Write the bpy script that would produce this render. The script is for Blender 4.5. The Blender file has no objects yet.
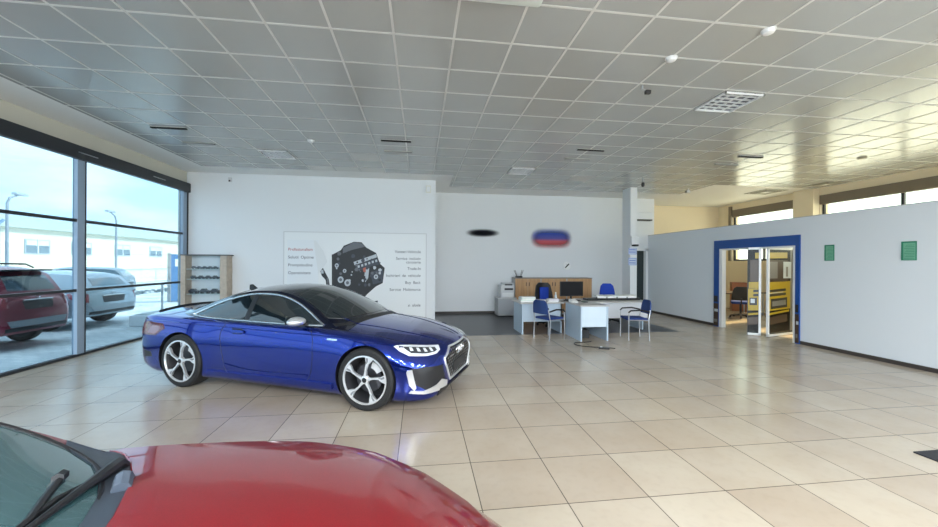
import bpy, bmesh, math, random
from mathutils import Vector, Matrix
from mathutils.bvhtree import BVHTree
random.seed(7)
SC = bpy.context.scene
COL = SC.collection
PI = math.pi
SKY, SUN, FILL_LAMP, EXPO = 2.3, 5.0, 85.0, 1.07
R = math.radians

# ------------------------------------------------------------------ camera
cam_d = bpy.data.cameras.new('camera')
cam = bpy.data.objects.new('camera', cam_d); COL.objects.link(cam)
cam_d.sensor_width = 36.0
cam_d.lens = 372.85 / 938 * 36.0
cam_d.clip_start = 0.02; cam_d.clip_end = 500
_r = Vector((0.99142803, -0.13052071, 0.0059)); _u = Vector((-0.00577118, 0.00136496, 0.99998242)); _b = _r.cross(_u)
m = Matrix((( _r.x, _u.x, _b.x, 0), (_r.y, _u.y, _b.y, 0), (_r.z, _u.z, _b.z, 1.65), (0, 0, 0, 1)))
cam.matrix_world = m
SC.camera = cam

# ------------------------------------------------------------------ materials
MATS = {}
def mat(name, color=(.8, .8, .8), rough=.5, metal=0., coat=0., spec=.5, bump=0., bscale=60, vary=0., vscale=3., trans=0., coatr=.03, emit=None):
    if name in MATS: return MATS[name]
    m = bpy.data.materials.new(name); m.use_nodes = True
    nt = m.node_tree; b = nt.nodes['Principled BSDF']
    b.inputs['Base Color'].default_value = (*color, 1)
    b.inputs['Roughness'].default_value = rough
    b.inputs['Metallic'].default_value = metal
    b.inputs['Coat Weight'].default_value = coat
    b.inputs['Coat Roughness'].default_value = coatr
    b.inputs['Specular IOR Level'].default_value = spec
    b.inputs['Transmission Weight'].default_value = trans
    if emit:
        b.inputs['Emission Color'].default_value = (*emit[:3], 1); b.inputs['Emission Strength'].default_value = emit[3]
    tc = nt.nodes.new('ShaderNodeTexCoord')
    if vary > 0:
        n = nt.nodes.new('ShaderNodeTexNoise'); n.inputs['Scale'].default_value = vscale; n.inputs['Detail'].default_value = 4
        nt.links.new(tc.outputs['Object'], n.inputs['Vector'])
        mx = nt.nodes.new('ShaderNodeMix'); mx.data_type = 'RGBA'
        mx.inputs[6].default_value = (*[c * (1 - vary) for c in color], 1)
        mx.inputs[7].default_value = (*[min(1, c * (1 + vary)) for c in color], 1)
        nt.links.new(n.outputs['Fac'], mx.inputs[0]); nt.links.new(mx.outputs[2], b.inputs['Base Color'])
    if bump > 0:
        n = nt.nodes.new('ShaderNodeTexNoise'); n.inputs['Scale'].default_value = bscale; n.inputs['Detail'].default_value = 3
        nt.links.new(tc.outputs['Object'], n.inputs['Vector'])
        bp = nt.nodes.new('ShaderNodeBump'); bp.inputs['Strength'].default_value = bump; bp.inputs['Distance'].default_value = .002
        nt.links.new(n.outputs['Fac'], bp.inputs['Height']); nt.links.new(bp.outputs['Normal'], b.inputs['Normal'])
    MATS[name] = m
    return m

def glass_mat(name, tint, gloss=1.0, rough=0.0, opacity=0., opcol=(0, 0, 0)):
    m = bpy.data.materials.new(name); m.use_nodes = True; nt = m.node_tree; nt.nodes.clear()
    out = nt.nodes.new('ShaderNodeOutputMaterial')
    tr = nt.nodes.new('ShaderNodeBsdfTransparent'); tr.inputs[0].default_value = (*tint, 1)
    gl = nt.nodes.new('ShaderNodeBsdfGlossy'); gl.inputs['Roughness'].default_value = rough; gl.inputs['Color'].default_value = (gloss, gloss, gloss, 1)
    lw = nt.nodes.new('ShaderNodeLayerWeight'); lw.inputs[0].default_value = .5
    pw = nt.nodes.new('ShaderNodeMath'); pw.operation = 'POWER'; pw.inputs[1].default_value = 5; nt.links.new(lw.outputs['Facing'], pw.inputs[0])
    fr = nt.nodes.new('ShaderNodeMath'); fr.operation = 'MULTIPLY_ADD'; fr.inputs[1].default_value = .93; fr.inputs[2].default_value = .035; nt.links.new(pw.outputs[0], fr.inputs[0])
    mx = nt.nodes.new('ShaderNodeMixShader')
    nt.links.new(fr.outputs[0], mx.inputs[0])
    if opacity > 0:
        df = nt.nodes.new('ShaderNodeBsdfDiffuse'); df.inputs[0].default_value = (*opcol, 1)
        m2 = nt.nodes.new('ShaderNodeMixShader'); m2.inputs[0].default_value = opacity
        nt.links.new(tr.outputs[0], m2.inputs[1]); nt.links.new(df.outputs[0], m2.inputs[2]); nt.links.new(m2.outputs[0], mx.inputs[1])
    else:
        nt.links.new(tr.outputs[0], mx.inputs[1])
    nt.links.new(gl.outputs[0], mx.inputs[2]); nt.links.new(mx.outputs[0], out.inputs[0])
    return m

def floor_mat():
    m = bpy.data.materials.new('beige_floor_tiles'); m.use_nodes = True; nt = m.node_tree; b = nt.nodes['Principled BSDF']
    tc = nt.nodes.new('ShaderNodeTexCoord'); mp = nt.nodes.new('ShaderNodeMapping')
    mp.inputs['Location'].default_value = (-.4234 / .6, -3.0546 / .6, 0); mp.inputs['Scale'].default_value = (1 / .6, 1 / .6, 1)
    nt.links.new(tc.outputs['Object'], mp.inputs['Vector'])
    br = nt.nodes.new('ShaderNodeTexBrick'); br.offset = 0; br.squash = 1
    br.inputs['Scale'].default_value = 1; br.inputs['Brick Width'].default_value = 1; br.inputs['Row Height'].default_value = 1
    br.inputs['Mortar Size'].default_value = .0065; br.inputs['Mortar Smooth'].default_value = .1; br.inputs['Bias'].default_value = 0
    br.inputs['Color1'].default_value = (.455, .39, .315, 1); br.inputs['Color2'].default_value = (.53, .475, .39, 1); br.inputs['Mortar'].default_value = (.13, .115, .095, 1)
    nt.links.new(mp.outputs[0], br.inputs['Vector'])
    n = nt.nodes.new('ShaderNodeTexNoise'); n.inputs['Scale'].default_value = 2.0; n.inputs['Detail'].default_value = 2; n.inputs['Roughness'].default_value = .5
    nt.links.new(tc.outputs['Object'], n.inputs['Vector'])
    n2 = nt.nodes.new('ShaderNodeTexNoise'); n2.inputs['Scale'].default_value = 16; n2.inputs['Detail'].default_value = 1
    nt.links.new(tc.outputs['Object'], n2.inputs['Vector'])
    cr = nt.nodes.new('ShaderNodeValToRGB'); cr.color_ramp.interpolation = 'B_SPLINE'; cr.color_ramp.elements[0].position = .1; cr.color_ramp.elements[0].color = (.86, .79, .72, 1); cr.color_ramp.elements[1].position = .9; cr.color_ramp.elements[1].color = (1.06, 1.06, 1.06, 1)
    nt.links.new(n.outputs['Fac'], cr.inputs[0])
    cr2 = nt.nodes.new('ShaderNodeValToRGB'); cr2.color_ramp.interpolation = 'B_SPLINE'; cr2.color_ramp.elements[0].position = .3; cr2.color_ramp.elements[0].color = (.95, .95, .95, 1); cr2.color_ramp.elements[1].position = .7; cr2.color_ramp.elements[1].color = (1.05, 1.05, 1.05, 1)
    nt.links.new(n2.outputs['Fac'], cr2.inputs[0])
    a = nt.nodes.new('ShaderNodeMix'); a.data_type = 'RGBA'; a.blend_type = 'MULTIPLY'; a.inputs[0].default_value = 1
    c = nt.nodes.new('ShaderNodeMix'); c.data_type = 'RGBA'; c.blend_type = 'MULTIPLY'; c.inputs[0].default_value = 1
    nt.links.new(br.outputs['Color'], a.inputs[6]); nt.links.new(cr.outputs[0], a.inputs[7])
    nt.links.new(a.outputs[2], c.inputs[6]); nt.links.new(cr2.outputs[0], c.inputs[7]); nt.links.new(c.outputs[2], b.inputs['Base Color'])
    ma = nt.nodes.new('ShaderNodeMapRange'); ma.inputs[3].default_value = .20; ma.inputs[4].default_value = .26
    nt.links.new(n.outputs['Fac'], ma.inputs[0]); nt.links.new(ma.outputs[0], b.inputs['Roughness'])
    b.inputs['Specular IOR Level'].default_value = .85
    bp = nt.nodes.new('ShaderNodeBump'); bp.inputs['Strength'].default_value = .35; bp.inputs['Distance'].default_value = .002; bp.invert = True
    nt.links.new(br.outputs['Fac'], bp.inputs['Height']); nt.links.new(bp.outputs[0], b.inputs['Normal'])
    return m

def soft_mark_mat(name, stops, aspect):
    """A painted mark with soft edges (colour by local height, fading out at its outline)."""
    m = bpy.data.materials.new(name); m.use_nodes = True; nt = m.node_tree; nt.nodes.clear()
    out = nt.nodes.new('ShaderNodeOutputMaterial'); tc = nt.nodes.new('ShaderNodeTexCoord')
    sep = nt.nodes.new('ShaderNodeSeparateXYZ'); nt.links.new(tc.outputs['Generated'], sep.inputs[0])
    def mth(op, a, b=None, v=None):
        n = nt.nodes.new('ShaderNodeMath'); n.operation = op
        if hasattr(a, 'links'): nt.links.new(a, n.inputs[0])
        else: n.inputs[0].default_value = a
        if b is not None:
            if hasattr(b, 'links'): nt.links.new(b, n.inputs[1])
            else: n.inputs[1].default_value = b
        return n.outputs[0]
    x = mth('ABSOLUTE', mth('MULTIPLY', mth('SUBTRACT', sep.outputs[0], .5), 2)); z = mth('ABSOLUTE', mth('MULTIPLY', mth('SUBTRACT', sep.outputs[2], .5), 2))
    d = mth('POWER', mth('ADD', mth('POWER', x, aspect), mth('POWER', z, 2.2)), .5)
    mr = nt.nodes.new('ShaderNodeMapRange'); mr.interpolation_type = 'SMOOTHSTEP'
    mr.inputs[1].default_value = .10; mr.inputs[2].default_value = 1.0; mr.inputs[3].default_value = .93; mr.inputs[4].default_value = 0
    nt.links.new(d, mr.inputs[0])
    cr = nt.nodes.new('ShaderNodeValToRGB')
    while len(cr.color_ramp.elements) < len(stops): cr.color_ramp.elements.new(.5)
    for e, (p, c) in zip(cr.color_ramp.elements, stops): e.position = p; e.color = (*c, 1)
    nt.links.new(sep.outputs[2], cr.inputs[0])
    df = nt.nodes.new('ShaderNodeBsdfDiffuse'); nt.links.new(cr.outputs[0], df.inputs[0])
    tr = nt.nodes.new('ShaderNodeBsdfTransparent'); mx = nt.nodes.new('ShaderNodeMixShader')
    nt.links.new(mr.outputs[0], mx.inputs[0]); nt.links.new(tr.outputs[0], mx.inputs[1]); nt.links.new(df.outputs[0], mx.inputs[2]); nt.links.new(mx.outputs[0], out.inputs[0])
    return m

def wood_mat(name, c1, c2, rough=.45):
    m = bpy.data.materials.new(name); m.use_nodes = True; nt = m.node_tree; b = nt.nodes['Principled BSDF']
    tc = nt.nodes.new('ShaderNodeTexCoord'); mp = nt.nodes.new('ShaderNodeMapping'); mp.inputs['Scale'].default_value = (22, 22, 1.5)
    n = nt.nodes.new('ShaderNodeTexNoise'); n.inputs['Scale'].default_value = 1; n.inputs['Detail'].default_value = 6
    cr = nt.nodes.new('ShaderNodeValToRGB'); cr.color_ramp.elements[0].position = .3; cr.color_ramp.elements[0].color = (*c1, 1); cr.color_ramp.elements[1].position = .7; cr.color_ramp.elements[1].color = (*c2, 1)
    nt.links.new(tc.outputs['Object'], mp.inputs[0]); nt.links.new(mp.outputs[0], n.inputs['Vector']); nt.links.new(n.outputs['Fac'], cr.inputs[0]); nt.links.new(cr.outputs[0], b.inputs['Base Color'])
    b.inputs['Roughness'].default_value = rough
    return m

def paint_mat(name, base, metal=.5, rough=.3, flake=.15):
    m = bpy.data.materials.new(name); m.use_nodes = True; nt = m.node_tree; b = nt.nodes['Principled BSDF']
    b.inputs['Metallic'].default_value = metal; b.inputs['Roughness'].default_value = rough
    b.inputs['Coat Weight'].default_value = 1; b.inputs['Coat Roughness'].default_value = .02
    tc = nt.nodes.new('ShaderNodeTexCoord'); v = nt.nodes.new('ShaderNodeTexVoronoi'); v.inputs['Scale'].default_value = 900
    nt.links.new(tc.outputs['Object'], v.inputs['Vector'])
    mx = nt.nodes.new('ShaderNodeMix'); mx.data_type = 'RGBA'
    mx.inputs[6].default_value = (*[c * (1 - flake) for c in base], 1); mx.inputs[7].default_value = (*[min(1, c * (1 + flake)) for c in base], 1)
    nt.links.new(v.outputs['Color'], mx.inputs[0]); nt.links.new(mx.outputs[2], b.inputs['Base Color'])
    return m

def ground_mat():
    m = bpy.data.materials.new('outdoor_paving'); m.use_nodes = True; nt = m.node_tree; b = nt.nodes['Principled BSDF']
    tc = nt.nodes.new('ShaderNodeTexCoord')
    br = nt.nodes.new('ShaderNodeTexBrick'); br.inputs['Scale'].default_value = 2.2; br.inputs['Mortar Size'].default_value = .02
    br.inputs['Color1'].default_value = (.62, .66, .68, 1); br.inputs['Color2'].default_value = (.78, .80, .80, 1); br.inputs['Mortar'].default_value = (.42, .46, .48, 1)
    nt.links.new(tc.outputs['Object'], br.inputs['Vector'])
    n = nt.nodes.new('ShaderNodeTexNoise'); n.inputs['Scale'].default_value = .8; n.inputs['Detail'].default_value = 8
    nt.links.new(tc.outputs['Object'], n.inputs['Vector'])
    cr = nt.nodes.new('ShaderNodeValToRGB'); cr.color_ramp.elements[0].position = .35; cr.color_ramp.elements[0].color = (.72, .76, .78, 1); cr.color_ramp.elements[1].position = .62; cr.color_ramp.elements[1].color = (1.1, 1.1, 1.1, 1)
    nt.links.new(n.outputs['Fac'], cr.inputs[0])
    a = nt.nodes.new('ShaderNodeMix'); a.data_type = 'RGBA'; a.blend_type = 'MULTIPLY'; a.inputs[0].default_value = 1
    nt.links.new(br.outputs['Color'], a.inputs[6]); nt.links.new(cr.outputs[0], a.inputs[7]); nt.links.new(a.outputs[2], b.inputs['Base Color'])
    b.inputs['Roughness'].default_value = .8
    return m

M_white = mat('white_wall_paint', (.79, .81, .83), .75, bump=.1)
M_parti = mat('partition_paint', (.71, .75, .79), .8, bump=.5, bscale=90)
M_cream = mat('cream_wall_paint', (.78, .68, .50), .8)
M_plaster = mat('white_plaster', (.82, .82, .80), .6)
M_tile = mat('grey_ceiling_tile', (.40, .41, .395), .22, metal=.0, spec=1.0, vary=.05, vscale=2)
M_tilew = mat('white_ceiling_tile', (.66, .66, .63), .5)
M_bar = mat('ceiling_bar_white', (.60, .60, .58), .4)
M_dark = mat('dark_anodised', (.02, .022, .027), .4)
M_mull = mat('blue_grey_aluminium', (.30, .39, .50), .4)
M_beige = mat('beige_panel', (.60, .58, .50), .7)
M_base = mat('brown_baseboard', (.05, .04, .035), .5)
M_black = mat('black_plastic', (.012, .012, .014), .45)
M_tyre = mat('tyre_rubber', (.012, .012, .013), .7)
M_chrome = mat('satin_chrome', (.72, .73, .75), .22, metal=1)
M_chrome2 = mat('matt_aluminium', (.80, .81, .83), .3, metal=.7)
M_steel = mat('brushed_steel', (.45, .46, .48), .3, metal=1)
M_glassdark = mat('dark_car_glass', (.006, .012, .016), .03, spec=.9, coat=.6)
M_office = mat('pale_blue_laminate', (.48, .58, .68), .45)
M_officetop = mat('grey_laminate', (.50, .49, .48), .3)
M_bluefab = mat('blue_chair_fabric', (.02, .05, .22), .9, bump=.4, bscale=200)
M_bluemesh = mat('slate_blue_fabric', (.022, .055, .19), .85, bump=.4, bscale=200)
M_blueb = mat('bright_blue_fabric', (.01, .05, .42), .8)
M_paper = mat('white_paper', (.85, .85, .84), .7)
M_grey = mat('grey_plastic', (.42, .43, .44), .5)
M_lgrey = mat('light_grey_plastic', (.62, .63, .64), .45)
M_wood = wood_mat('beech_veneer', (.46, .25, .11), (.62, .36, .17))
M_woodred = wood_mat('red_brown_veneer', (.32, .10, .04), (.42, .15, .06))
M_darkfloor = mat('dark_grey_floor_tiles', (.040, .040, .044), .3, vary=.25, vscale=3)
M_portal = mat('portal_blue', (.008, .07, .30), .35)
M_yellow = mat('print_yellow', (.42, .29, .01), .3)
M_pblack = mat('print_black', (.02, .018, .016), .3)
M_pgrey = mat('print_grey', (.20, .19, .17), .3)
M_pbrown = mat('print_brown', (.06, .035, .02), .3)
M_psky = mat('print_pale', (.55, .60, .62), .3)
M_green = mat('sign_green', (.02, .20, .12), .4)
M_green2 = mat('sign_green_light', (.16, .42, .28), .4)
M_glass = glass_mat('tinted_window_glass', (.50, .57, .61), .7)
M_warmglass = glass_mat('warm_tint_glass', (.98, .92, .77), .8)  # warm tint in the panes stands in for warm daylight
M_blue = paint_mat('blue_metallic_paint', (.002, .022, .27), .85, .13, .2)
M_bluedark = paint_mat('darkened_blue_paint', (.001, .004, .03), .8, .2, .2)  # body blue darkened: the roof's dark reflections are put into the colour
M_red = paint_mat('red_metallic_paint', (.24, .0035, .009), .3, .42, .18)
M_redo = paint_mat('dusty_red_paint', (.30, .03, .06), .3, .4, .1)
M_silver = paint_mat('silver_blue_paint', (.34, .42, .48), .5, .35, .1)
M_teal = paint_mat('dark_teal_paint', (.05, .10, .13), .4, .35, .1)
M_lamp = mat('headlamp_white', (.75, .78, .82), .15, coat=1)
M_lampdark = mat('headlamp_dark', (.05, .055, .065), .1, coat=1)
M_tail = mat('taillight_red', (.10, .003, .006), .15, coat=1)
M_tailw = mat('taillight_clear', (.22, .12, .15), .15, coat=1)
M_floor = floor_mat()
M_ground = ground_mat()

# ------------------------------------------------------------------ mesh helpers
class MB:
    def __init__(s): s.bm = bmesh.new(); s.mats = []
    def mi(s, m):
        if m not in s.mats: s.mats.append(m)
        return s.mats.index(m)
    def box(s, x0, x1, y0, y1, z0, z1, m, mx=None, bev=0):
        t = bmesh.new()
        bmesh.ops.create_cube(t, size=1)
        for v in t.verts: v.co = Vector(((x0 + x1) / 2 + v.co.x * (x1 - x0), (y0 + y1) / 2 + v.co.y * (y1 - y0), (z0 + z1) / 2 + v.co.z * (z1 - z0)))
        if bev > 0: bmesh.ops.bevel(t, geom=t.edges[:], offset=bev, segments=2, affect='EDGES', profile=.5)
        s._add(t, m, mx)
        return s
    def _add(s, t, m, mx=None):
        i = s.mi(m)
        mp = {}
        for v in t.verts:
            co = mx @ v.co if mx else v.co
            mp[v] = s.bm.verts.new(co)
        for f in t.faces:
            try: nf = s.bm.faces.new([mp[v] for v in f.verts]); nf.material_index = i
            except ValueError: pass
        t.free()
    def tube(s, pts, r, m, seg=8, mx=None, closed=False):
        pts = [Vector(p) for p in pts]; n = len(pts); t = bmesh.new(); rings = []
        ref = None
        for k, p in enumerate(pts):
            if closed: d = pts[(k + 1) % n] - pts[k - 1]
            else: d = pts[min(k + 1, n - 1)] - pts[max(k - 1, 0)]
            if d.length < 1e-9: d = Vector((0, 0, 1))
            d.normalize()
            if ref is None:
                ref = Vector((0, 0, 1)) if abs(d.z) < .9 else Vector((1, 0, 0))
            a = ref - d * ref.dot(d)
            if a.length < 1e-6: a = d.orthogonal()
            a.normalize(); ref = a
            b = d.cross(a)
            rr = r[k] if isinstance(r, (list, tuple)) else r
            rings.append([t.verts.new(p + (a * math.cos(2 * PI * j / seg) + b * math.sin(2 * PI * j / seg)) * rr) for j in range(seg)])
        rng = n if closed else n - 1
        for k in range(rng):
            A, B = rings[k], rings[(k + 1) % n]
            for j in range(seg): t.faces.new((A[j], A[(j + 1) % seg], B[(j + 1) % seg], B[j]))
        if not closed:
            t.faces.new(rings[0][::-1]); t.faces.new(rings[-1])
        s._add(t, m, mx); return s
    def lathe(s, prof, m, seg=32, mx=None, axis='z', closed=False):
        t = bmesh.new(); rings = []
        for (r, h) in prof:
            ring = []
            for j in range(seg):
                a = 2 * PI * j / seg
                if axis == 'z': ring.append(t.verts.new((r * math.cos(a), r * math.sin(a), h)))
                else: ring.append(t.verts.new((r * math.cos(a), h, r * math.sin(a))))
            rings.append(ring)
        n = len(rings)
        for k in range(n if closed else n - 1):
            A, B = rings[k], rings[(k + 1) % n]
            for j in range(seg): t.faces.new((A[j], A[(j + 1) % seg], B[(j + 1) % seg], B[j]))
        if not closed:
            if prof[0][0] > 1e-6: t.faces.new(rings[0][::-1])
            if prof[-1][0] > 1e-6: t.faces.new(rings[-1])
        bmesh.ops.remove_doubles(t, verts=t.verts[:], dist=1e-6)
        bmesh.ops.recalc_face_normals(t, faces=t.faces[:])
        s._add(t, m, mx); return s
    def prism(s, poly, h0, h1, m, axes='xy', mx=None):
        """polygon extruded: axes names the plane of the polygon, the third axis is h"""
        t = bmesh.new()
        def P(p, h):
            d = dict(zip(axes, p)); k = [c for c in 'xyz' if c not in axes][0]; d[k] = h
            return (d['x'], d['y'], d['z'])
        A = [t.verts.new(P(p, h0)) for p in poly]; B = [t.verts.new(P(p, h1)) for p in poly]; n = len(poly)
        t.faces.new(A); t.faces.new(B[::-1])
        for i in range(n): t.faces.new((A[i], B[i], B[(i + 1) % n], A[(i + 1) % n]))
        bmesh.ops.recalc_face_normals(t, faces=t.faces[:])
        s._add(t, m, mx); return s
    def build(s, name, parent=None, smooth=False, angle=35, **tags):
        if smooth: shade(s.bm, angle)
        me = bpy.data.meshes.new(name); s.bm.to_mesh(me); s.bm.free()
        for mm in s.mats: me.materials.append(mm)
        o = bpy.data.objects.new(name, me); COL.objects.link(o)
        if parent: o.parent = parent
        for k, v in tags.items(): o[k] = v
        return o

def shade(bm, angle=35):
    bm.normal_update()
    for f in bm.faces: f.smooth = True
    for e in bm.edges:
        if len(e.link_faces) == 2 and e.calc_face_angle(0) > R(angle): e.smooth = False

def thing(name, label, cat, loc=(0, 0, 0), rz=0, group=None):
    o = bpy.data.objects.new(name, None); COL.objects.link(o); o.empty_display_size = .1
    o.location = loc; o.rotation_euler = (0, 0, rz); o['label'] = label; o['category'] = cat
    if group: o['group'] = group
    return o
def tag(o, label, cat, group=None):
    o['label'] = label; o['category'] = cat
    if group: o['group'] = group
    return o
def struct(o, label=None):
    o['kind'] = 'structure'
    if label: o['label'] = label
    return o
def dup(root, loc=None, rz=None, label=None):
    r = root.copy(); COL.objects.link(r)
    if loc is not None: r.location = loc
    if rz is not None: r.rotation_euler = (0, 0, rz)
    if label: r['label'] = label
    for ch in list(root.children):
        c = ch.copy(); COL.objects.link(c); c.parent = r
        for g in ch.children:
            d = g.copy(); COL.objects.link(d); d.parent = c
    return r
def text(name, body, size, m, loc, rot, parent, align='LEFT', ext=.001):
    """one mesh per word, laid along the local x axis"""
    parts = []; x = 0
    for w_ in body.split():
        cu = bpy.data.curves.new(name, 'FONT'); cu.body = w_; cu.size = size; cu.extrude = ext; cu.materials.append(m)
        o = bpy.data.objects.new(name, cu); COL.objects.link(o)
        dg = bpy.context.evaluated_depsgraph_get(); me = bpy.data.meshes.new_from_object(o.evaluated_get(dg)); bpy.data.objects.remove(o)
        me.name = name; wd = max(v.co.x for v in me.vertices)
        parts.append((me, x)); x += wd + size * (.55 if '  ' in body else .3)
    x -= size * (.55 if '  ' in body else .3)
    off = -x if align == 'RIGHT' else 0
    for me, px in parts:
        o = bpy.data.objects.new(name, me); COL.objects.link(o); o.location = (loc[0] + px + off, loc[1], loc[2]); o.rotation_euler = rot
        if parent: o.parent = parent

# ------------------------------------------------------------------ the room
CH = 3.93
XL, XR = -5.88, 11.75
YF, YP, YB, YC = -6.0, 10.33, 12.1, 13.4
b = MB(); b.box(XL, XR, YF, YC, -.12, 0, M_floor); struct(b.build('floor'), 'beige square floor tiles')
b = MB(); b.box(.3, 6.34, 8.42, YB, .0005, .003, M_darkfloor)
struct(b.build('floor_dark'), 'dark grey tiled zone of the floor under the desks')
# ceiling
b = MB()
b.box(XL - .2, XR + .3, YF - .4, YC + .2, CH, CH + .25, M_plaster)
GX, GY = -2.0725, 3.170
X0, X1, X2 = -5.15, .85, 11.6
YA, YBf = 9.6, 11.06
b.box(X0, X2, YF, YA, CH - .006, CH, M_tile)
b.box(X1, 8.3, YA, YBf, CH - .006, CH, M_tile)
xs = [GX + .6 * i for i in range(-5, 23) if X0 < GX + .6 * i < X2]
ys = [GY + .6 * i for i in range(-15, 14)]
W = .012
for x in xs:
    y1 = YBf if X1 < x < 8.3 else YA
    b.box(x - W, x + W, YF, y1, CH - .010, CH - .005, M_bar)
for y in ys:
    if y < YA: b.box(X0, X2, y - W, y + W, CH - .0095, CH - .005, M_bar)
    elif y < YBf: b.box(X1, 8.3, y - W, y + W, CH - .0095, CH - .005, M_bar)
# plain white infill tiles
def cell(i, j): return (GX + .6 * i + .02, GX + .6 * (i + 1) - .02, GY + .6 * j + .02, GY + .6 * (j + 1) - .02)
for (i, j) in ((1, 8), (1, 10), (0, 10), (-1, 10), (10, 10)):
    x0, x1, y0, y1 = cell(i, j); y1 = min(y1, YA if i < 5 else 99)
    b.box(x0, x1, y0, y1, CH - .0085, CH - .005, M_tilew)
struct(b.build('ceiling'), 'grey metal tile ceiling with white grid')

# walls
b = MB(); b.box(XL, .42, YP, YB + .2, 0, CH, M_white); struct(b.build('wall_back'), 'white wall carrying the engine poster')
b = MB()
b.box(.42, 8.12, YB, YB + .2, 0, CH, M_white)
b.box(8.02, 8.12, YB + .2, YC, 0, CH, M_white)
struct(b.build('wall_rear'), 'white wall behind the desks')
b = MB(); b.box(8.12, XR, YC, YC + .2, 0, CH, M_cream); struct(b.build('wall_rear_annex'), 'cream wall at the end of the annex')
# exterior wall of the annex with a band of high windows
b = MB()
T = .3
b.box(XR, XR + T, YF, YC + .2, 0, 1.8, M_cream)
b.box(XR, XR + T, YF, YC + .2, 3.72, CH, M_cream)
WINS = [(10.25, 12.75), (5.9, 9.6), (1.6, 5.3), (-2.7, 1.0)]
edges = [YC + .2] + [v for w in WINS for v in (w[1], w[0])] + [YF]
for k in range(0, len(edges), 2): b.box(XR, XR + T, edges[k + 1], edges[k], 1.8, 3.72, M_cream)
b.box(XR - .22, XR, 9.62, 10.22, 0, CH, M_cream)
struct(b.build('wall_right'), 'cream outer wall beyond the partition')
for n, (a, c) in enumerate(WINS):
    f = MB(); M_blind = MATS.get('taupe_blind_box') or mat('taupe_blind_box', (.20, .165, .12), .6)
    f.box(XR - .02, XR + .12, a, c, 3.45, 3.72, M_blind)
    f.box(XR + .08, XR + .14, a, a + .06, 1.8, 3.45, M_dark); f.box(XR + .08, XR + .14, c - .06, c, 1.8, 3.45, M_dark)
    f.box(XR + .08, XR + .14, a, c, 1.8, 1.86, M_dark)
    f.box(XR + .08, XR + .14, (a + c) / 2 - .03, (a + c) / 2 + .03, 1.86, 3.45 if n else 2.3, M_dark)
    if n == 0:
        f.box(XR - .06, XR + .0, c - .02, c + .10, 1.8, 3.86, M_blind)
    o = struct(f.build('window_%d' % (n + 2)), 'high window with brown blind box')
    g = MB(); g.box(XR + .1, XR + .115, a + .06, c - .06, 1.86, 3.45, M_warmglass); g.build('pane', o)
# partition
b = MB()
PX0, PX1, PH = 7.9, 8.02, 2.65
b.box(PX0, PX1, 9.0, YB, 0, PH, M_parti)
b.box(PX0, PX1, 6.88, 9.0, 2.1, PH, M_parti)
b.box(PX0, PX1, YF, 6.88, 0, PH, M_parti)
struct(b.build('wall_partition'), 'white partition wall with the doorway')
b = MB()
b.box(PX0 - .014, PX0, 9.13, YB, 0, .07, M_base); b.box(PX0 - .014, PX0, YF, 6.82, 0, .07, M_base)
b.box(PX0 - .01, PX1 + .01, YF, YB, PH, PH + .012, mat('partition_cap', (.4, .4, .38), .6))
struct(b.build('baseboard_right'))
b = MB(); b.box(.43, 7.0, YB - .014, YB, 0, .08, M_base); struct(b.build('baseboard_back'))
b = MB(); b.box(XL, .43, YP - .012, YP, 0, .07, M_base); b.box(.42, .434, YP, YB, 0, .07, M_base); struct(b.build('baseboard_left'))
# unseen front wall, its openings added unglazed to let daylight in
b = MB()
b.box(XL, XL + .6, YF - .25, YF, 0, CH, M_white); b.box(XR - .6, XR + .3, YF - .25, YF, 0, CH, M_white); b.box(2.6, 3.2, YF - .25, YF, 0, CH, M_white)
b.box(XL, XR + .3, YF - .25, YF, 3.5, CH, M_white)
struct(b.build('wall_front'))
# left glass wall
b = MB()
b.box(XL - .2, XL, YF, YP, 3.62, CH, M_beige)
b.box(XL - .2, XL, YP, YC, 0, CH, M_beige)
struct(b.build('wall_left'), 'beige band above the glass front')
MY = [10.14, 7.25, 4.2, 1.15, -1.9, -4.95]
w = MB()
for y in MY:
    w.box(XL - .05, XL + .03, y, y + .14, 0.03, 3.6, M_mull)
    w.box(XL - .05, XL + .035, y + .14, y + .165, 0.03, 3.6, M_dark)
w.box(XL - .04, XL + .02, YF, YP, 2.325, 2.375, M_dark)
w.box(XL - .04, XL + .02, YF, YP, 1.12, 1.165, M_dark)
w.box(XL - .06, XL + .03, YF, YP, 0, .04, M_dark)
w.box(XL - .12, XL + .04, YP - .02, YP + .06, 0, 3.4, M_dark)
wo = struct(w.build('window_1'), 'full height glass front with grey mullions')
g = MB(); g.box(XL - .035, XL - .025, YF, YP, .04, 3.6, M_glass); g.build('pane', wo)
b = MB(); b.box(XL + .0, XL + .10, YF, YP - .01, 3.40, 3.63, M_dark, bev=.01)
for y in (7.2, 9.0, 5.6):
    b.box(XL + .10, XL + .115, y - .03, y + .35, 3.50, 3.515, M_steel)
struct(b.build('trim_1'), 'black blind box above the glass front')

# roof and outer ground
b = MB(); b.box(XL - .4, XR + .4, YF - .6, YC + .5, CH + .25, CH + .4, M_grey); struct(b.build('roof'))
b = MB(); b.box(-120, XL - .2, -80, 140, -.15, -.02, M_ground)
b.box(XL - .2, 120, -80, YF - .25, -.15, -.02, M_ground); b.box(XR + .3, 120, YF - .25, 140, -.15, -.02, M_ground)
struct(b.build('ground'), 'pale paving outside the glass front')

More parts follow.
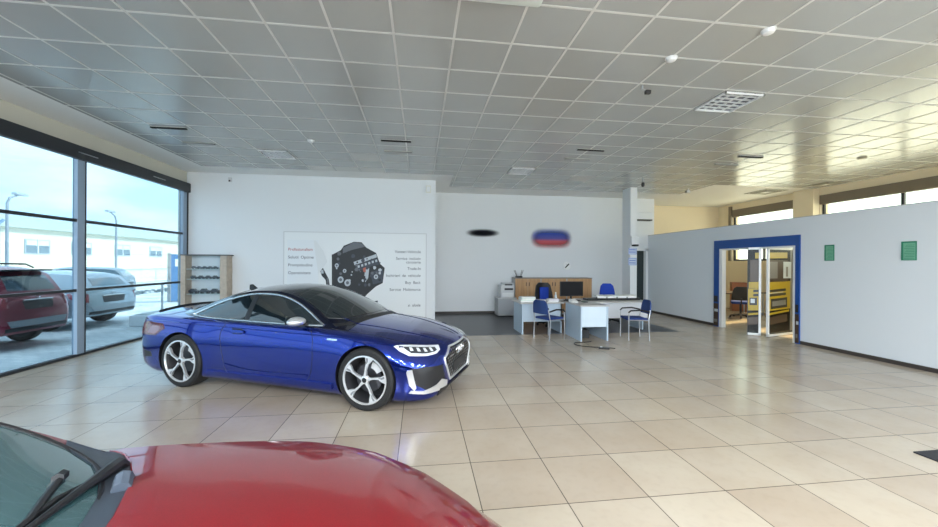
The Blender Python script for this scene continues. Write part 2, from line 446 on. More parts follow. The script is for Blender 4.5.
# pillar
b = MB(); b.box(6.16, 6.37, 10.30, 10.74, 0, CH, M_white); struct(b.build('pillar'), 'slim white pillar behind the desks')
M_note = mat('pale_blue_notice', (.36, .46, .72), .6); M_noteline = mat('notice_ink', (.10, .16, .5), .6)
for k, (z0, z1, lb) in enumerate(((1.94, 2.13, 'upper pale blue notice sheet taped to the white pillar'), (1.62, 1.84, 'lower pale blue notice sheet taped to the white pillar'))):
    n = MB(); n.box(6.10, 6.36, 10.292, 10.299, z0, z1, M_note)
    for q in range(5): n.box(6.13, 6.33 - .03 * (q % 2), 10.290, 10.2925, z0 + .03 + q * .034, z0 + .042 + q * .034, M_noteline if q % 2 else M_paper)
    tag(n.build('notice_sign'), lb, 'notice', 'notices on the pillar')
t = thing('wall_dispenser', 'small white dispenser box fixed high on the pillar above the notices', 'dispenser', (6.27, 10.3, 2.2))
MB().box(-.13, .11, -.10, 0, .02, .28, M_white, bev=.02).build('housing', t); MB().box(-.08, .09, -.105, -.02, -.02, .03, M_black).build('nozzle', t)

# doorway portal
t = thing('door_portal', 'blue printed surround framing the open doorway in the partition', 'door frame', (PX0, 7.9, 0))
b = MB(); b.box(-.03, .15, -1.07, 1.22, 2.07, 2.29, M_portal)
b.box(-.03, .13, 1.06, 1.22, 0, 2.07, M_portal); b.box(-.03, .13, -1.07, -.98, 0, 2.07, M_portal)
for (y0, y1) in ((1.06, 1.22), (-1.07, -.98)):
    b.box(-.033, -.028, y0 + .005, y1 - .005, .02, .62, M_pbrown); b.box(-.034, -.029, y0 + .01, y1 - .03, .40, .47, M_psky); b.box(-.034, -.029, y0 + .02, y1 - .01, .66, .82, M_pblack)
    b.box(-.034, -.029, y0 + .03, y1 - .02, .12, .2, M_pgrey)
b.build('surround', t)
M_wal = mat('white_aluminium', (.78, .79, .80), .35)
MB().box(-.02, .10, .96, 1.05, 0, 2.07, M_wal).build('jamb', t)
MB().box(-.02, .10, -.975, -.93, 0, 2.07, M_wal).build('jamb', t)
MB().box(-.02, .12, -.93, .96, 2.03, 2.07, M_wal).build('header_rail', t)

TR_RED = None
def truck_print(b, L, H, u0, u1, th=.004):
    """front of a yellow lorry as flat printed shapes on a panel spanning u0..u1 of the picture (0..1)"""
    def q(ua, ub, za, zb, m, lay=1, sk=0.0):
        ua2, ub2 = max(ua, u0), min(ub, u1)
        if ub2 <= ua2: return
        xa = (ua2 - u0) / (u1 - u0) * L; xb = (ub2 - u0) / (u1 - u0) * L
        o = lay * .0006
        b.prism([(xa, za * H + sk * (ua2 - .5)), (xb, za * H + sk * (ub2 - .5)), (xb, zb * H + sk * (ub2 - .5)), (xa, zb * H + sk * (ua2 - .5))], -th - o, -th, m, axes='xz')
    q(0, 1, .02, 1, M_pblack, 0)
    q(.18, .84, .90, .97, M_yellow, 1, .02)
    q(.05, .86, .62, .88, M_pbrown, 1); q(.30, .55, .66, .86, M_pgrey, 2); q(.72, .96, .66, .86, M_psky, 2); q(.80, .86, .68, .80, M_pgrey, 3)
    q(.02, .93, .545, .62, M_yellow, 1, .03)
    q(0, .93, .28, .545, M_yellow, 1, .05)
    q(.14, .80, .50, .53, M_pblack, 2, .05); q(.14, .80, .45, .48, M_pblack, 2, .05); q(.30, .72, .487, .492, M_psky, 3, .05)
    q(.36, .84, .30, .42, M_pblack, 2, .06); q(.40, .80, .33, .39, M_pgrey, 3, .06)
    q(.04, .24, .34, .43, M_pblack, 2, .03); q(.07, .18, .36, .41, M_psky, 3)
    q(0, .9, .235, .26, M_yellow, 1, .10); q(0, .84, .12, .21, M_pbrown, 1, .1)
    q(.93, 1, .02, 1, M_pgrey, 1)
def leaf(name, label, ax, ay, bx, by, u0, u1, H=2.06):
    L = math.hypot(bx - ax, by - ay); t = thing(name, label, 'door', (ax, ay, 0), math.atan2(by - ay, bx - ax), 'glazed doors in the doorway')
    MB().box(.012, L - .03, -.004, .006, .05, H - .05, mat('door_glass_panel', (.02, .03, .03), .05)).build('glass_panel', t)
    f = MB(); wl = .045 if u0 > .1 else .012
    f.box(0, wl, -.02, .025, .01, H, M_wal if u0 > .1 else M_pblack); f.box(L - .045, L, -.02, .025, .01, H, M_wal); f.box(0, L, -.02, .025, .01, .06, M_wal); f.box(0, L, -.02, .025, H - .05, H, M_wal); f.build('frame', t)
    p = MB(); Lp = L - .045 - wl
    truck_print(p, Lp, H - .12, u0, u1); o = p.build('truck_print', t); o.location = (wl, 0, .06); o['label'] = 'picture of a yellow lorry printed on the door'
    return t
leaf('folding_door', 'narrow open door leaf carrying the left edge of the yellow lorry picture', 7.66, 7.86, 7.86, 7.70, 0, .28)
leaf('glass_door', 'open glass door leaf in white frame showing yellow lorry windscreen and grille', 7.88, 7.56, 8.86, 7.83, .30, 1.0)

# things beyond the doorway
M_ply = mat('tan_boarding', (.55, .42, .26), .7)
# far door beside the pillar
t = MB(); t.box(7.02, 7.12, YB - .04, YB + .02, 0, 2.2, M_wal); t.box(7.80, 7.88, YB - .04, YB + .02, 0, 2.2, M_wal); t.box(7.02, 7.88, YB - .04, YB + .02, 2.12, 2.2, M_wal)
t.box(7.12, 7.80, YB - .02, YB + .02, 0, 2.12, mat('doorway_shade', (.03, .04, .04), .15)); t.box(7.72, 7.80, YB - .03, YB, 0, 2.12, M_grey)  # dark panel painted in place of the shaded opening
struct(t.build('door_1'), 'narrow door opening in white frame, its darkness painted on a panel')
# air conditioner
t = thing('air_conditioner', 'white split air conditioner high on the wall right of the pillar', 'air conditioner', (7.5, YB, 3.3))
MB().box(-.42, .45, -.22, 0, -.13, .13, M_white, bev=.03).build('housing', t); MB().box(-.38, .41, -.225, -.05, -.15, -.11, M_black).build('air_outlet', t)

# ------------------------------------------------------------------ ceiling fixtures
def louvre(i, j, label, lit=False):
    x0, x1, y0, y1 = cell(i, j); cx, cy = (x0 + x1) / 2, (y0 + y1) / 2
    t = thing('ceiling_light', label, 'ceiling light', (cx, cy, CH - .012), 0, 'square louvre lights in the ceiling')
    h = .285
    f = MB(); f.box(-h, h, -h, -h + .015, -.03, .002, M_wal); f.box(-h, h, h - .015, h, -.03, .002, M_wal); f.box(-h, -h + .015, -h, h, -.03, .002, M_wal); f.box(h - .015, h, -h, h, -.03, .002, M_wal); f.build('frame', t)
    MB().box(-h, h, -h, h, -.004, .002, M_lit if lit else mat('recess_shade', (.05, .06, .08), .4)).build('backing', t)  # dark sheet stands in for shade in the uncut louvre recess
    g = MB(); M_lv = mat('louvre_metal', (.80, .83, .86), .25, metal=.2)
    for k in range(1, 4): g.box(-h + k * h / 2 - .016, -h + k * h / 2 + .016, -h, h, -.014, -.004, M_lv)
    for k in range(1, 6): g.box(-h, h, -h + k * h / 3 - .014, -h + k * h / 3 + .014, -.013, -.004, M_lv)
    g.build('louvre', t)
    return t
M_lit = mat('lit_reflector', (1, 1, 1), .5, emit=(1, .97, .92, 14))
louvre(10, 2, 'large louvre ceiling light over the right half of the floor')
louvre(-2, 8, 'louvre ceiling light near the glass front above the blue car')
louvre(7, 9, 'small distant louvre ceiling light above the desks')
M_slotk = mat('slot_black', (.01, .01, .01), .8, spec=.1)
def slot(x, y, label, m=M_black):
    m = M_slotk if m is M_black else m
    t = thing('ceiling_slot_vent', label, 'air diffuser', (x, y, CH - .010), 0, 'pairs of slot diffusers in the ceiling')
    MB().box(-.28, .28, -.035, .035, -.006, .002, M_bar).build('frame', t)
    MB().box(-.275, .275, -.026, .026, -.022, 0, m).build('slot', t)
M_slotg = mat('slot_grey', (.22, .22, .21), .5)
for (x, y, l, mm) in ((-4.23, 6.93, 'dark slot diffuser nearest the glass front', M_black), (-4.2, 7.75, 'pale slot diffuser behind the one by the glass front', M_slotg),
                      (-.45, 7.04, 'dark slot diffuser above the roof of the blue car', M_black), (-.45, 7.72, 'slot diffuser just beyond the dark one above the blue car', M_slotg),
                      (3.35, 7.03, 'dark slot diffuser above the front of the desks', M_black), (3.35, 7.68, 'faint slot diffuser just beyond the dark one over the desks', M_slotg),
                      (6.85, 6.98, 'dark slot diffuser close to the partition', M_black), (6.85, 7.60, 'slot diffuser behind the dark one close to the partition', M_slotg)):
    slot(x, y, l, mm)
def square_diff(x, y, s, label):
    t = thing('ceiling_vent', label, 'air diffuser', (x, y, CH - .012), 0, 'square diffusers near the right wall')
    b = MB(); M_df = mat('diffuser_tan', (.35, .33, .27), .5)
    for k, r in enumerate((s, s * .72, s * .45)):
        b.box(-r, r, -r, -r + .04, -.01 - .008 * k, 0, M_df); b.box(-r, r, r - .04, r, -.01 - .008 * k, 0, M_df); b.box(-r, -r + .04, -r, r, -.01 - .008 * k, 0, M_df); b.box(r - .04, r, -r, r, -.01 - .008 * k, 0, M_df)
    b.build('vanes', t)
    MB().box(-s * .3, s * .3, -s * .3, s * .3, -.02, 0, M_paper).build('core', t)
square_diff(10.6, 10.25, .38, 'square air diffuser in front of the high windows')
square_diff(11.2, 9.0, .26, 'small square air diffuser beside the right hand pier')
def detector(x, y, label, r=.055, m=M_wal):
    t = thing('smoke_detector', label, 'smoke detector', (x, y, CH - .008), 0)
    MB().lathe([(r, 0), (r, -.012), (r * .85, -.03), (r * .4, -.04), (0, -.04)], m, 20).build('housing', t, smooth=True)
    MB().lathe([(r * 1.15, .0), (r * 1.15, -.008), (r * .9, -.008)], m, 20).build('base_ring', t, smooth=True)
detector(2.73, 3.78, 'white smoke detector left of the big louvre light', .055)
detector(3.33, 3.2, 'topmost white detector on the ceiling right of centre', .055)
detector(-2.03, 7.27, 'white smoke detector near the louvre light by the glass front', .06)
detector(9.19, 6.69, 'smoke detector on the ceiling beyond the partition', .07, mat('tan_plastic', (.4, .36, .28), .5))
t = thing('ceiling_sensor', 'small black sensor hanging beside the white smoke detector', 'sensor', (2.79, 4.41, CH - .008))
MB().tube([(0, 0, 0), (0, 0, -.05), (.04, -.02, -.08)], .012, M_grey).build('bracket', t)
MB().box(.02, .09, -.05, 0, -.12, -.07, M_black, bev=.01).build('sensor_head', t)
t = thing('ceiling_camera', 'small dark camera hanging from the ceiling behind the pillar', 'camera', (5.76, 9.06, CH - .008))
MB().tube([(0, 0, 0), (0, 0, -.14)], .014, M_grey).build('stem', t); MB().lathe([(0, -.14), (.035, -.14), (.045, -.2), (.03, -.25), (0, -.26)], M_black, 14).build('dome', t, smooth=True)
t = thing('ceiling_camera', 'small white camera on the ceiling above the partition corner', 'camera', (7.95, 10.2, CH - .008))
MB().tube([(0, 0, 0), (0, 0, -.06)], .02, M_wal).build('stem', t); MB().box(-.08, .03, -.05, .05, -.14, -.06, M_wal, bev=.015).build('camera_body', t); MB().box(-.085, -.078, -.03, .03, -.125, -.075, M_black).build('lens', t)
t = thing('ceiling_emergency_light', 'long rounded white lamp housing at the top edge over the room', 'ceiling light', (.56, 2.98, CH - .012))
MB().box(-.46, .46, -.14, .14, -.07, 0, mat('lamp_cover', (.62, .68, .64), .3), bev=.03).build('cover', t, smooth=True); MB().box(-.03, .03, -.141, -.135, -.05, -.02, mat('lamp_teal', (.05, .3, .25), .4)).build('indicator', t)
tag(MB().box(8.1, 8.25, 12.6, 12.75, CH - .04, CH - .002, M_grey, bev=.01).build('ceiling_vent'), 'tiny grey vent on the plaster ceiling over the annex', 'vent')

# ------------------------------------------------------------------ poster wall
t = thing('engine_poster', 'large white wall banner with engine picture and service list', 'poster', (-3.52, YP - .03, 0))
MB().box(0, 3.68, 0, .028, .12, 2.44, mat('banner_white', (.83, .85, .86), .5)).build('panel', t)
e = MB(); e.box(-.02, 0, -.006, .03, .12, 2.46, M_lgrey); e.box(3.68, 3.70, -.006, .03, .12, 2.46, M_lgrey); e.box(-.02, 3.70, -.006, .03, 2.44, 2.46, M_lgrey); e.build('edge_strip', t)
MB().box(.08, .86, -.012, -.002, .2, 2.24, mat('banner_sheet', (.80, .83, .86), .5)).build('left_sheet', t)
MB().prism([(.86, 1.35), (1.08, 1.66), (.99, 1.95), (.80, 2.22), (.74, 2.23), (.78, 1.9)], -.02, -.006, mat('banner_fold', (.76, .78, .79), .6), axes='xz').build('loose_flap', t)
M_ink = mat('ink_dark', (.10, .10, .13), .6); M_inkr = mat('ink_red', (.45, .05, .06), .6)
rx = (PI / 2, 0, 0)
for k, s in enumerate(('Profesionalism', 'Solutii  Optime', 'Promptitudine', 'Operativitate')):
    text('lettering', s, .105, M_inkr if k == 0 else M_ink, (.10, -.014, 1.955 - .205 * k), rx, t)
for (s, z) in (('Vanzari Vehicule', 1.92), ('Service  inclusiv', 1.735), ('caroserie', 1.635), ('Trade-In', 1.46), ('Inchirieri  de  vehicule', 1.27), ('Buy  Back', 1.08), ('Service  Multimarca', .89), ('si  altele', .46)):
    text('lettering', s, .105, M_ink, (3.54, -.004, z), rx, t, 'RIGHT')
# engine picture (flat print built from many overlapping shapes)
E1 = mat('engine_black', (.02, .022, .026), .5); E2 = mat('engine_grey', (.13, .14, .16), .5); E3 = mat('engine_light', (.50, .54, .58), .5); E4 = mat('engine_slate', (.05, .06, .08), .5); E5 = mat('engine_red', (.5, .12, .08), .5)
def ez(u, v): return ((u - 285) / 39.2 + .0, 2.442 - (v - 232) / 34.3 + (u - 285) * .0006)   # photo measure of the print, metres on the panel
pr = MB()
def pp(poly, m, lay): pr.prism([ez(*p) for p in poly], -.004 - .0008 * lay, -.001, m, axes='xz')
pp([(332.5, 253), (341, 249), (344, 245), (354, 241.5), (362, 242), (367, 247), (377, 252), (381, 262), (386, 266), (384, 280), (377, 283), (368, 290), (362, 296), (357, 290), (345, 284), (333, 284)], E1, 0)
pp([(343, 247), (354, 242), (362, 243), (366, 246), (352, 249), (343, 252)], E2, 1)
pp([(354, 260), (377, 253), (378, 256), (355, 263)], E3, 2)
pp([(356, 263), (378, 257), (380, 263), (372, 264), (366, 268), (357, 267)], E4, 2)
for k in range(6): pp([(358 + 3.6 * k, 263.5 - k), (360 + 3.6 * k, 263 - k), (360.4 + 3.6 * k, 265 - k), (358.5 + 3.6 * k, 265.6 - k)], E3, 3)
pp([(366, 267), (370, 266), (369, 275), (366, 279), (365, 273)], E3, 2); pp([(363.5, 266), (366.5, 265), (366.5, 270), (364, 269)], E5, 3)
pp([(371, 270), (384, 266), (384, 279), (374, 281)], E4, 2)
rnd = random.Random(5)
for k in range(46):
    x = rnd.uniform(335, 383); y = rnd.uniform(250, 283); r = rnd.uniform(.7, 2.1)
    if x < 337 or (x > 368 and y < 256): continue
    n = rnd.choice((5, 6, 8)); mm = rnd.choice((E2, E3, E4, E2, E1))
    pp([(x + r * rnd.uniform(.7, 1.3) * math.cos(2 * PI * i / n), y + r * math.sin(2 * PI * i / n)) for i in range(n)], mm, 3 + (k % 5))
for (x, y, r) in ((341, 276, 3.0), (348, 279, 3.2), (350, 286, 2.4), (337, 263, 2.0), (377, 274, 2.2), (345, 268, 1.8)):
    if y > 283: continue
    pp([(x + r * math.cos(2 * PI * i / 14), y + r * math.sin(2 * PI * i / 14)) for i in range(14)], E3, 8); pp([(x + r * .5 * math.cos(2 * PI * i / 10), y + r * .5 * math.sin(2 * PI * i / 10)) for i in range(10)], E2, 9)
pp([(332, 253), (333.8, 252.6), (334, 284), (332.3, 284)], E1, 9)
pp([(320, 266), (323, 264.5), (326, 270), (329, 275), (330.5, 284), (327, 284), (326, 276), (322, 272)], E1, 1); pp([(321, 267), (323.5, 266.5), (324, 270), (321.6, 270)], E3, 2); pp([(327, 274), (328.5, 274), (329, 282), (328, 282)], E2, 2)
pr.build('engine_picture', t)

t = thing('wall_box', 'small cream box high on the poster wall near its outer edge', 'box', (.22, YP, 3.68))  # plain wall box of unknown use
MB().box(-.07, .07, -.04, 0, -.10, .10, mat('cream_plastic', (.75, .74, .66), .5), bev=.01).build('cover', t); MB().box(-.05, .05, -.043, -.038, -.07, .07, M_white).build('face', t)
t = thing('wall_sensor', 'tiny grey motion sensor high on the poster wall near the glass front', 'sensor', (-4.85, YP, 3.76))
MB().box(-.04, .04, -.05, 0, -.06, .06, M_lgrey, bev=.012).build('housing', t); MB().box(-.02, .02, -.056, -.045, -.05, -.01, M_dark).build('lens', t)

# soft edged marks on the far wall
p = MB(); p.box(1.42, 2.66, YB - .012, YB - .002, 2.50, 2.80, soft_mark_mat('blurred_black_mark', [(0, (.02, .02, .025)), (1, (.02, .02, .025))], 2.4))
tag(p.build('wall_emblem'), 'blurred black oval mark on the wall above the printer', 'sign')
p = MB(); p.box(3.62, 5.15, YB - .012, YB - .002, 2.12, 2.88, soft_mark_mat('blurred_blue_red_mark', [(0, (.65, .12, .13)), (.38, (.60, .14, .16)), (.50, (.14, .14, .42)), (.75, (.05, .10, .42)), (1, (.2, .25, .5))], 4.5))
tag(p.build('wall_emblem'), 'blurred blue and red emblem on the wall above the cabinets', 'sign')

# green signs
for (y0, y1, lb) in ((6.19, 6.36, 'green framed notice on the partition nearer to the doorway'), (4.99, 5.18, 'green framed notice on the partition further from the doorway')):
    t = thing('green_notice', lb, 'notice', (PX0 - .012, (y0 + y1) / 2, 1.74), 0, 'green notices on the partition')
    w_ = (y1 - y0) / 2
    MB().box(0, .012, -w_, w_, 0, .31, M_green).build('board', t)
    n = MB(); n.box(-.002, 0, -w_ + .01, w_ - .028, .012, .285, M_green2)
    for q in range(9): n.box(-.003, -.001, -w_ + .02, w_ - .04 - .012 * (q % 3), .03 + q * .027, .036 + q * .027, M_green)
    n.build('printed_sheet', t)

# door mat
tag(MB().box(4.33, 5.6, 1.6, 2.75, .001, .012, mat('charcoal_mat', (.025, .027, .032), .9, bump=.6)).build('door_mat'), 'charcoal floor mat on the tiles at the lower right', 'mat')

# ------------------------------------------------------------------ display case
t = thing('display_case', 'stone framed display case with glass shelves in the wall corner', 'display case', (-5.32, YP - .15, 0))
M_stone = mat('tan_stone', (.52, .44, .36), .8, bump=.5, bscale=30, vary=.3, vscale=14)
for (xa, xb) in ((-.53, -.42), (.37, .53)):
    f = MB()
    for k in range(12):
        o_ = .004 * (k % 3); f.box(xa + o_ / 2, xb - o_ / 2, -.14 - o_ / 2, .14, .15 * k, .15 * k + .150, M_stone)
    f.build('stone_post', t)
MB().box(-.56, .56, -.15, .148, 1.80, 1.83, mat('dark_ledge', (.10, .10, .10), .5)).build('top_board', t)
MB().box(-.42, .37, .12, .145, 0, 1.80, mat('pale_back_panel', (.66, .75, .80), .25)).build('back_panel', t)
for z in (1.47, 1.22, .85): MB().box(-.42, .37, -.10, .12, z - .012, z, mat('glass_shelf_edge', (.55, .70, .74), .1)).build('shelf', t)
def small_car():
    r = thing('model_car', '', 'model car')
    b = MB(); s = [(-.075, .012), (.075, .012), (.077, .028), (.05, .036), (.028, .040), (.008, .056), (-.035, .057), (-.062, .040), (-.077, .036)]
    b.prism(s, -.03, .03, mat('model_car_dark', (.03, .035, .045), .3, coat=1), axes='xz'); b.build('body', r, smooth=True)
    for x in (-.045, .045):
        w = MB(); w.lathe([(0, -.032), (.014, -.032), (.014, .032), (0, .032)], M_tyre, 12, Matrix.Translation((x, 0, .014)), axis='y'); w.build('wheels', r)
    return r
mc = small_car(); first = True
ordn = ['first', 'second', 'third', 'fourth', 'fifth']
for (z, nn, sh, sc_) in ((1.47, 5, 'top', .8), (1.22, 4, 'middle', 1.0), (.85, 3, 'bottom', 1.5)):
    for k in range(nn):
        x = -5.32 - .27 + (.50 * (k + .0) / (nn - 1)); lb = '%s dark model car from the wall corner on the %s glass shelf' % (ordn[k], sh)
        if first: o = mc; first = False; o['group'] = 'model cars in the display case'
        else: o = dup(mc)
        o.location = (x, YP - .19, z + .0005); o.rotation_euler = (0, 0, PI * .02 * ((k % 3) - 1)); o.scale = (sc_, sc_, sc_ * 1.5); o['label'] = lb

# ------------------------------------------------------------------ office corner
def slab(b, *a): b.box(*a)
# storage cabinets along the far wall (three units)
for k in range(3):
    x0 = 3.02 + .872 * k
    t = thing('storage_cabinet', ('beech door cabinet at the end next to the printer', 'middle beech cabinet with two doors behind the desks', 'beech door cabinet nearest the pillar')[k], 'cabinet', (x0, YB - .03, 0), 0, 'beech cabinets behind the desks')
    b = MB(); b.box(0, .86, -.42, 0, 0, 1.17, M_grey); b.build('body', t)
    MB().box(0, .86, -.44, 0, 1.17, 1.195, mat('cabinet_top', (.20, .18, .16), .4)).build('top_board', t)
    for s in (0, 1):
        d = MB().box(.012 + .42 * s, .42 + .42 * s, -.44, -.42, .06, 1.165, M_wood).build('door', t)
        MB().box(.36 + .10 * s, .375 + .10 * s, -.46, -.44, .93, 1.05, M_black).build('handle', d)
t = thing('pen_holder', 'black pen holder with splayed pens on top of the cabinets', 'pen holder', (3.2, YB - .25, 1.195))
MB().box(-.11, .11, -.06, .06, 0, .05, M_black, bev=.01).build('tray', t)
for (a, c) in ((-.08, -.16), (-.06, -.12), (.06, .10), (.08, .15)): MB().tube([(a, 0, .04), (c, 0, .24)], .008, M_pbrown).build('pen', t)
t = thing('wall_clock', 'small round white wall clock above the cabinets', 'clock', (4.93, YB, 1.58))
MB().lathe([(0, 0), (.13, 0), (.14, -.01), (.13, -.03), (0, -.03)], mat('clock_white', (.88, .88, .88), .4), 28, axis='y').build('case', t, smooth=True)
MB().prism([(-.075, -.05), (-.05, -.075), (.085, .055), (.06, .085)], -.040, -.031, M_black, axes='xz').build('hand', t)
MB().prism([(-.01, -.01), (.01, -.01), (.01, .05), (-.01, .05)], -.042, -.036, M_black, axes='xz').build('hand', t)
# printer on pedestal
t = thing('pedestal_cabinet', 'low grey pedestal carrying the printer', 'cabinet', (2.70, 11.6, 0))
MB().box(-.29, .29, -.28, .28, .03, .56, M_grey, bev=.008).build('body', t); MB().box(-.30, .30, -.285, .285, .56, .58, M_lgrey).build('top_board', t); MB().box(-.27, .27, -.288, -.28, .08, .52, mat('pedestal_front', (.38, .40, .43), .5)).build('door', t)
t = thing('printer', 'boxy light grey printer on the low grey pedestal', 'printer', (2.72, 11.6, .58))
MB().box(-.22, .22, -.22, .22, 0, .40, M_lgrey, bev=.02).build('body', t); MB().box(-.10, .17, -.235, -.21, .24, .30, M_black).build('paper_slot', t); MB().box(-.14, .22, -.2, .2, .40, .46, mat('printer_lid', (.5, .51, .52), .5), bev=.015).build('scanner_lid', t)
MB().box(-.09, .15, -.232, -.2, .385, .43, M_dark).build('control_panel', t); MB().box(-.17, .19, -.228, -.21, .03, .16, M_wal).build('paper_tray', t)
# left desk
DZ = .74
t = thing('office_desk', 'pale blue desk on the left, carrying paper stacks and the monitor', 'desk', (2.36, 8.42, 0), 0, 'pale blue office desks')
MB().box(-.05, 1.01, -.02, .80, DZ - .025, DZ, M_officetop).build('tabletop', t)
MB().box(0, .03, 0, .78, .004, DZ - .026, M_office).build('side_panel', t); MB().box(.04, 1.0, .10, .125, .28, DZ - .026, M_office).build('modesty_panel', t); MB().box(.97, 1.0, .1, .78, .004, DZ - .026, M_office).build('side_panel', t)
# middle desk
t = thing('office_desk', 'pale blue desk standing end on towards the viewer in the middle', 'desk', (3.40, 7.55, 0), 0, 'pale blue office desks')
MB().box(-.02, .64, -.02, .86, DZ, DZ + .025, M_officetop).build('tabletop', t)
MB().box(0, .03, 0, .84, 0, DZ - .001, M_office).build('side_panel', t); MB().box(.59, .62, 0, .84, 0, DZ - .001, M_office).build('side_panel', t); MB().box(.031, .589, .02, .045, .30, DZ - .001, mat('bright_panel', (.62, .72, .80), .4)).build('modesty_panel', t)
# right desk
t = thing('office_desk', 'long pale desk on the right end with the black tray of papers', 'desk', (4.05, 8.44, 0), 0, 'pale blue office desks')
MB().box(-.04, 1.58, -.02, .95, DZ - .025, DZ, M_officetop).build('tabletop', t)
MB().box(.03, 1.50, .06, .085, .34, DZ - .026, mat('panel_pale', (.60, .62, .66), .45)).build('modesty_panel', t); MB().box(0, .03, 0, .93, .004, DZ - .026, M_office).build('side_panel', t); MB().box(1.51, 1.54, .3, .93, .004, DZ - .026, M_office).build('side_panel', t)

def visitor_chair(loc, rz, label):
    t = thing('visitor_chair', label, 'chair', loc, rz, 'blue visitor chairs')
    MB().box(-.23, .23, -.22, .22, .43, .48, M_bluefab, bev=.02).build('seat', t, smooth=True)
    b = MB(); pts = []
    bm = bmesh.new(); rows = []
    for i in range(7):
        z = .56 + .30 * i / 6; hw = .235 - .05 * (i / 6) ** 2 - (.05 if i == 6 else 0)
        rows.append([bm.verts.new((hw * (j / 3 - 1), .24 + .035 * i / 6 - .03 * (1 - abs(j / 3 - 1) ** 2) * -1, z)) for j in range(7)])
    for i in range(6):
        for j in range(6): bm.faces.new((rows[i][j], rows[i][j + 1], rows[i + 1][j + 1], rows[i + 1][j]))
    r = bmesh.ops.extrude_face_region(bm, geom=bm.faces[:]); bmesh.ops.translate(bm, vec=(0, .03, 0), verts=[v for v in r['geom'] if isinstance(v, bmesh.types.BMVert)])
    bmesh.ops.recalc_face_normals(bm, faces=bm.faces[:]); b._add(bm, M_bluemesh); b.build('backrest', t, smooth=True)
    for sx in (-1, 1):
        MB().tube([(sx * .25, -.20, 0), (sx * .25, -.20, .60)], .012, M_steel).build('leg', t)
        MB().tube([(sx * .25, .24, 0), (sx * .25, .22, .44), (sx * .235, .26, .66)], .012, M_steel).build('leg', t)
        MB().tube([(sx * .25, -.21, .60), (sx * .255, -.16, .645), (sx * .26, .05, .66), (sx * .25, .24, .62)], .017, M_black).build('armrest', t)
        MB().tube([(sx * .25, -.20, .44), (sx * .25, .22, .44)], .012, M_steel).build('seat_rail', t)
    return t
visitor_chair((2.86, 7.97, 0), R(114), 'blue visitor chair with steel legs in front of the left desk')
visitor_chair((4.72, 7.74, 0), R(-100), 'blue visitor chair with steel legs at the right desk, arms towards the middle desk')
def swivel(loc, rz, label, mshell, mfab, hb=1.12, w=.24):
    t = thing('swivel_chair', label, 'chair', loc, rz, 'office swivel chairs')
    bs = MB()
    for k in range(5):
        a = 2 * PI * k / 5 + .3; bs.tube([(0, 0, .10), (.28 * math.cos(a), .28 * math.sin(a), .07)], [.03, .018], M_black)
    bo = bs.build('star_base', t)
    for k in range(5):
        a = 2 * PI * k / 5 + .3; MB().lathe([(0, -.02), (.03, -.02), (.03, .02), (0, .02)], M_black, 12, Matrix.Translation((.28 * math.cos(a), .28 * math.sin(a), .031)), axis='y').build('castor', bo)
    MB().tube([(0, 0, .08), (0, 0, .44)], .03, M_black).build('gas_column', t)
    MB().box(-.25, .25, -.25, .24, .44, .52, mfab, bev=.03).build('seat', t, smooth=True)
    bm = bmesh.new(); rows = []
    for i in range(9):
        f_ = i / 8; z = .56 + (hb - .56) * f_; hw = w * (1 - .32 * f_ ** 2.2) - (.05 if i == 8 else 0)
        rows.append([bm.verts.new((hw * (j / 4 - 1), .25 + .07 * f_ - .04 * abs(j / 4 - 1) ** 2, z)) for j in range(9)])
    for i in range(8):
        for j in range(8): bm.faces.new((rows[i][j], rows[i][j + 1], rows[i + 1][j + 1], rows[i + 1][j]))
    r = bmesh.ops.extrude_face_region(bm, geom=bm.faces[:]); bmesh.ops.translate(bm, vec=(0, .05, 0), verts=[v for v in r['geom'] if isinstance(v, bmesh.types.BMVert)])
    bmesh.ops.recalc_face_normals(bm, faces=bm.faces[:]); b = MB(); b._add(bm, mshell); bk = b.build('backrest', t, smooth=True)
    if mshell is not mfab: MB().box(-.13, .13, .215, .262, .62, hb - .12, mfab, bev=.02).build('back_pad', bk, smooth=True)
    MB().tube([(0, .12, .46), (0, .30, .47), (0, .33, .62)], .02, M_black).build('back_stem', t)
    return t
swivel((3.41, 9.62, 0), R(8), 'black high-backed swivel chair with bright blue pad behind the left desk', M_black, M_blueb, 1.13, .27)
swivel((5.32, 9.85, 0), R(-6), 'bright blue swivel chair behind the right desk', M_blueb, M_blueb, 1.09, .23)

# desk items
def paper_stack(x, y, z, w, d, n, label, mats=(M_paper,)):
    b = MB(); r = random.Random(int(x * 100)); h = 0
    for k in range(n):
        a = R(r.uniform(-9, 9)); th = r.uniform(.010, .022)
        b.box(-w / 2, w / 2, -d / 2, d / 2, h + .0005, h + th, mats[k % len(mats)], Matrix.Rotation(a, 4, 'Z') @ Matrix.Translation((r.uniform(-.012, .012), 0, 0))); h += th
    o = b.build('paper_stack'); o.location = (x, y, z + .0005); return tag(o, label, 'papers', 'paper stacks on the desks')
M_pap2 = mat('grey_folder', (.62, .60, .66), .6); M_pap3 = mat('pale_green_folder', (.62, .76, .68), .6)
paper_stack(2.55, 8.68, DZ, .34, .26, 8, 'tallest pile of white papers at the outer end of the left desk', (M_paper, M_paper, M_pap3))
paper_stack(2.87, 8.62, DZ, .20, .21, 3, 'low pile of grey folders beside the tallest paper pile', (M_pap2, M_paper))
paper_stack(3.16, 8.60, DZ, .24, .22, 4, 'white paper pile in front of the black swivel chair', (M_paper, M_pap2))
t = thing('monitor', 'black computer monitor on the left desk', 'monitor', (3.78, 8.95, DZ), R(4))
MB().box(-.31, .31, -.02, .02, .10, .47, M_black, bev=.008).build('screen_housing', t); MB().box(-.295, .295, -.024, -.019, .12, .455, mat('screen_black', (.008, .008, .01), .5, spec=.2)).build('screen', t)
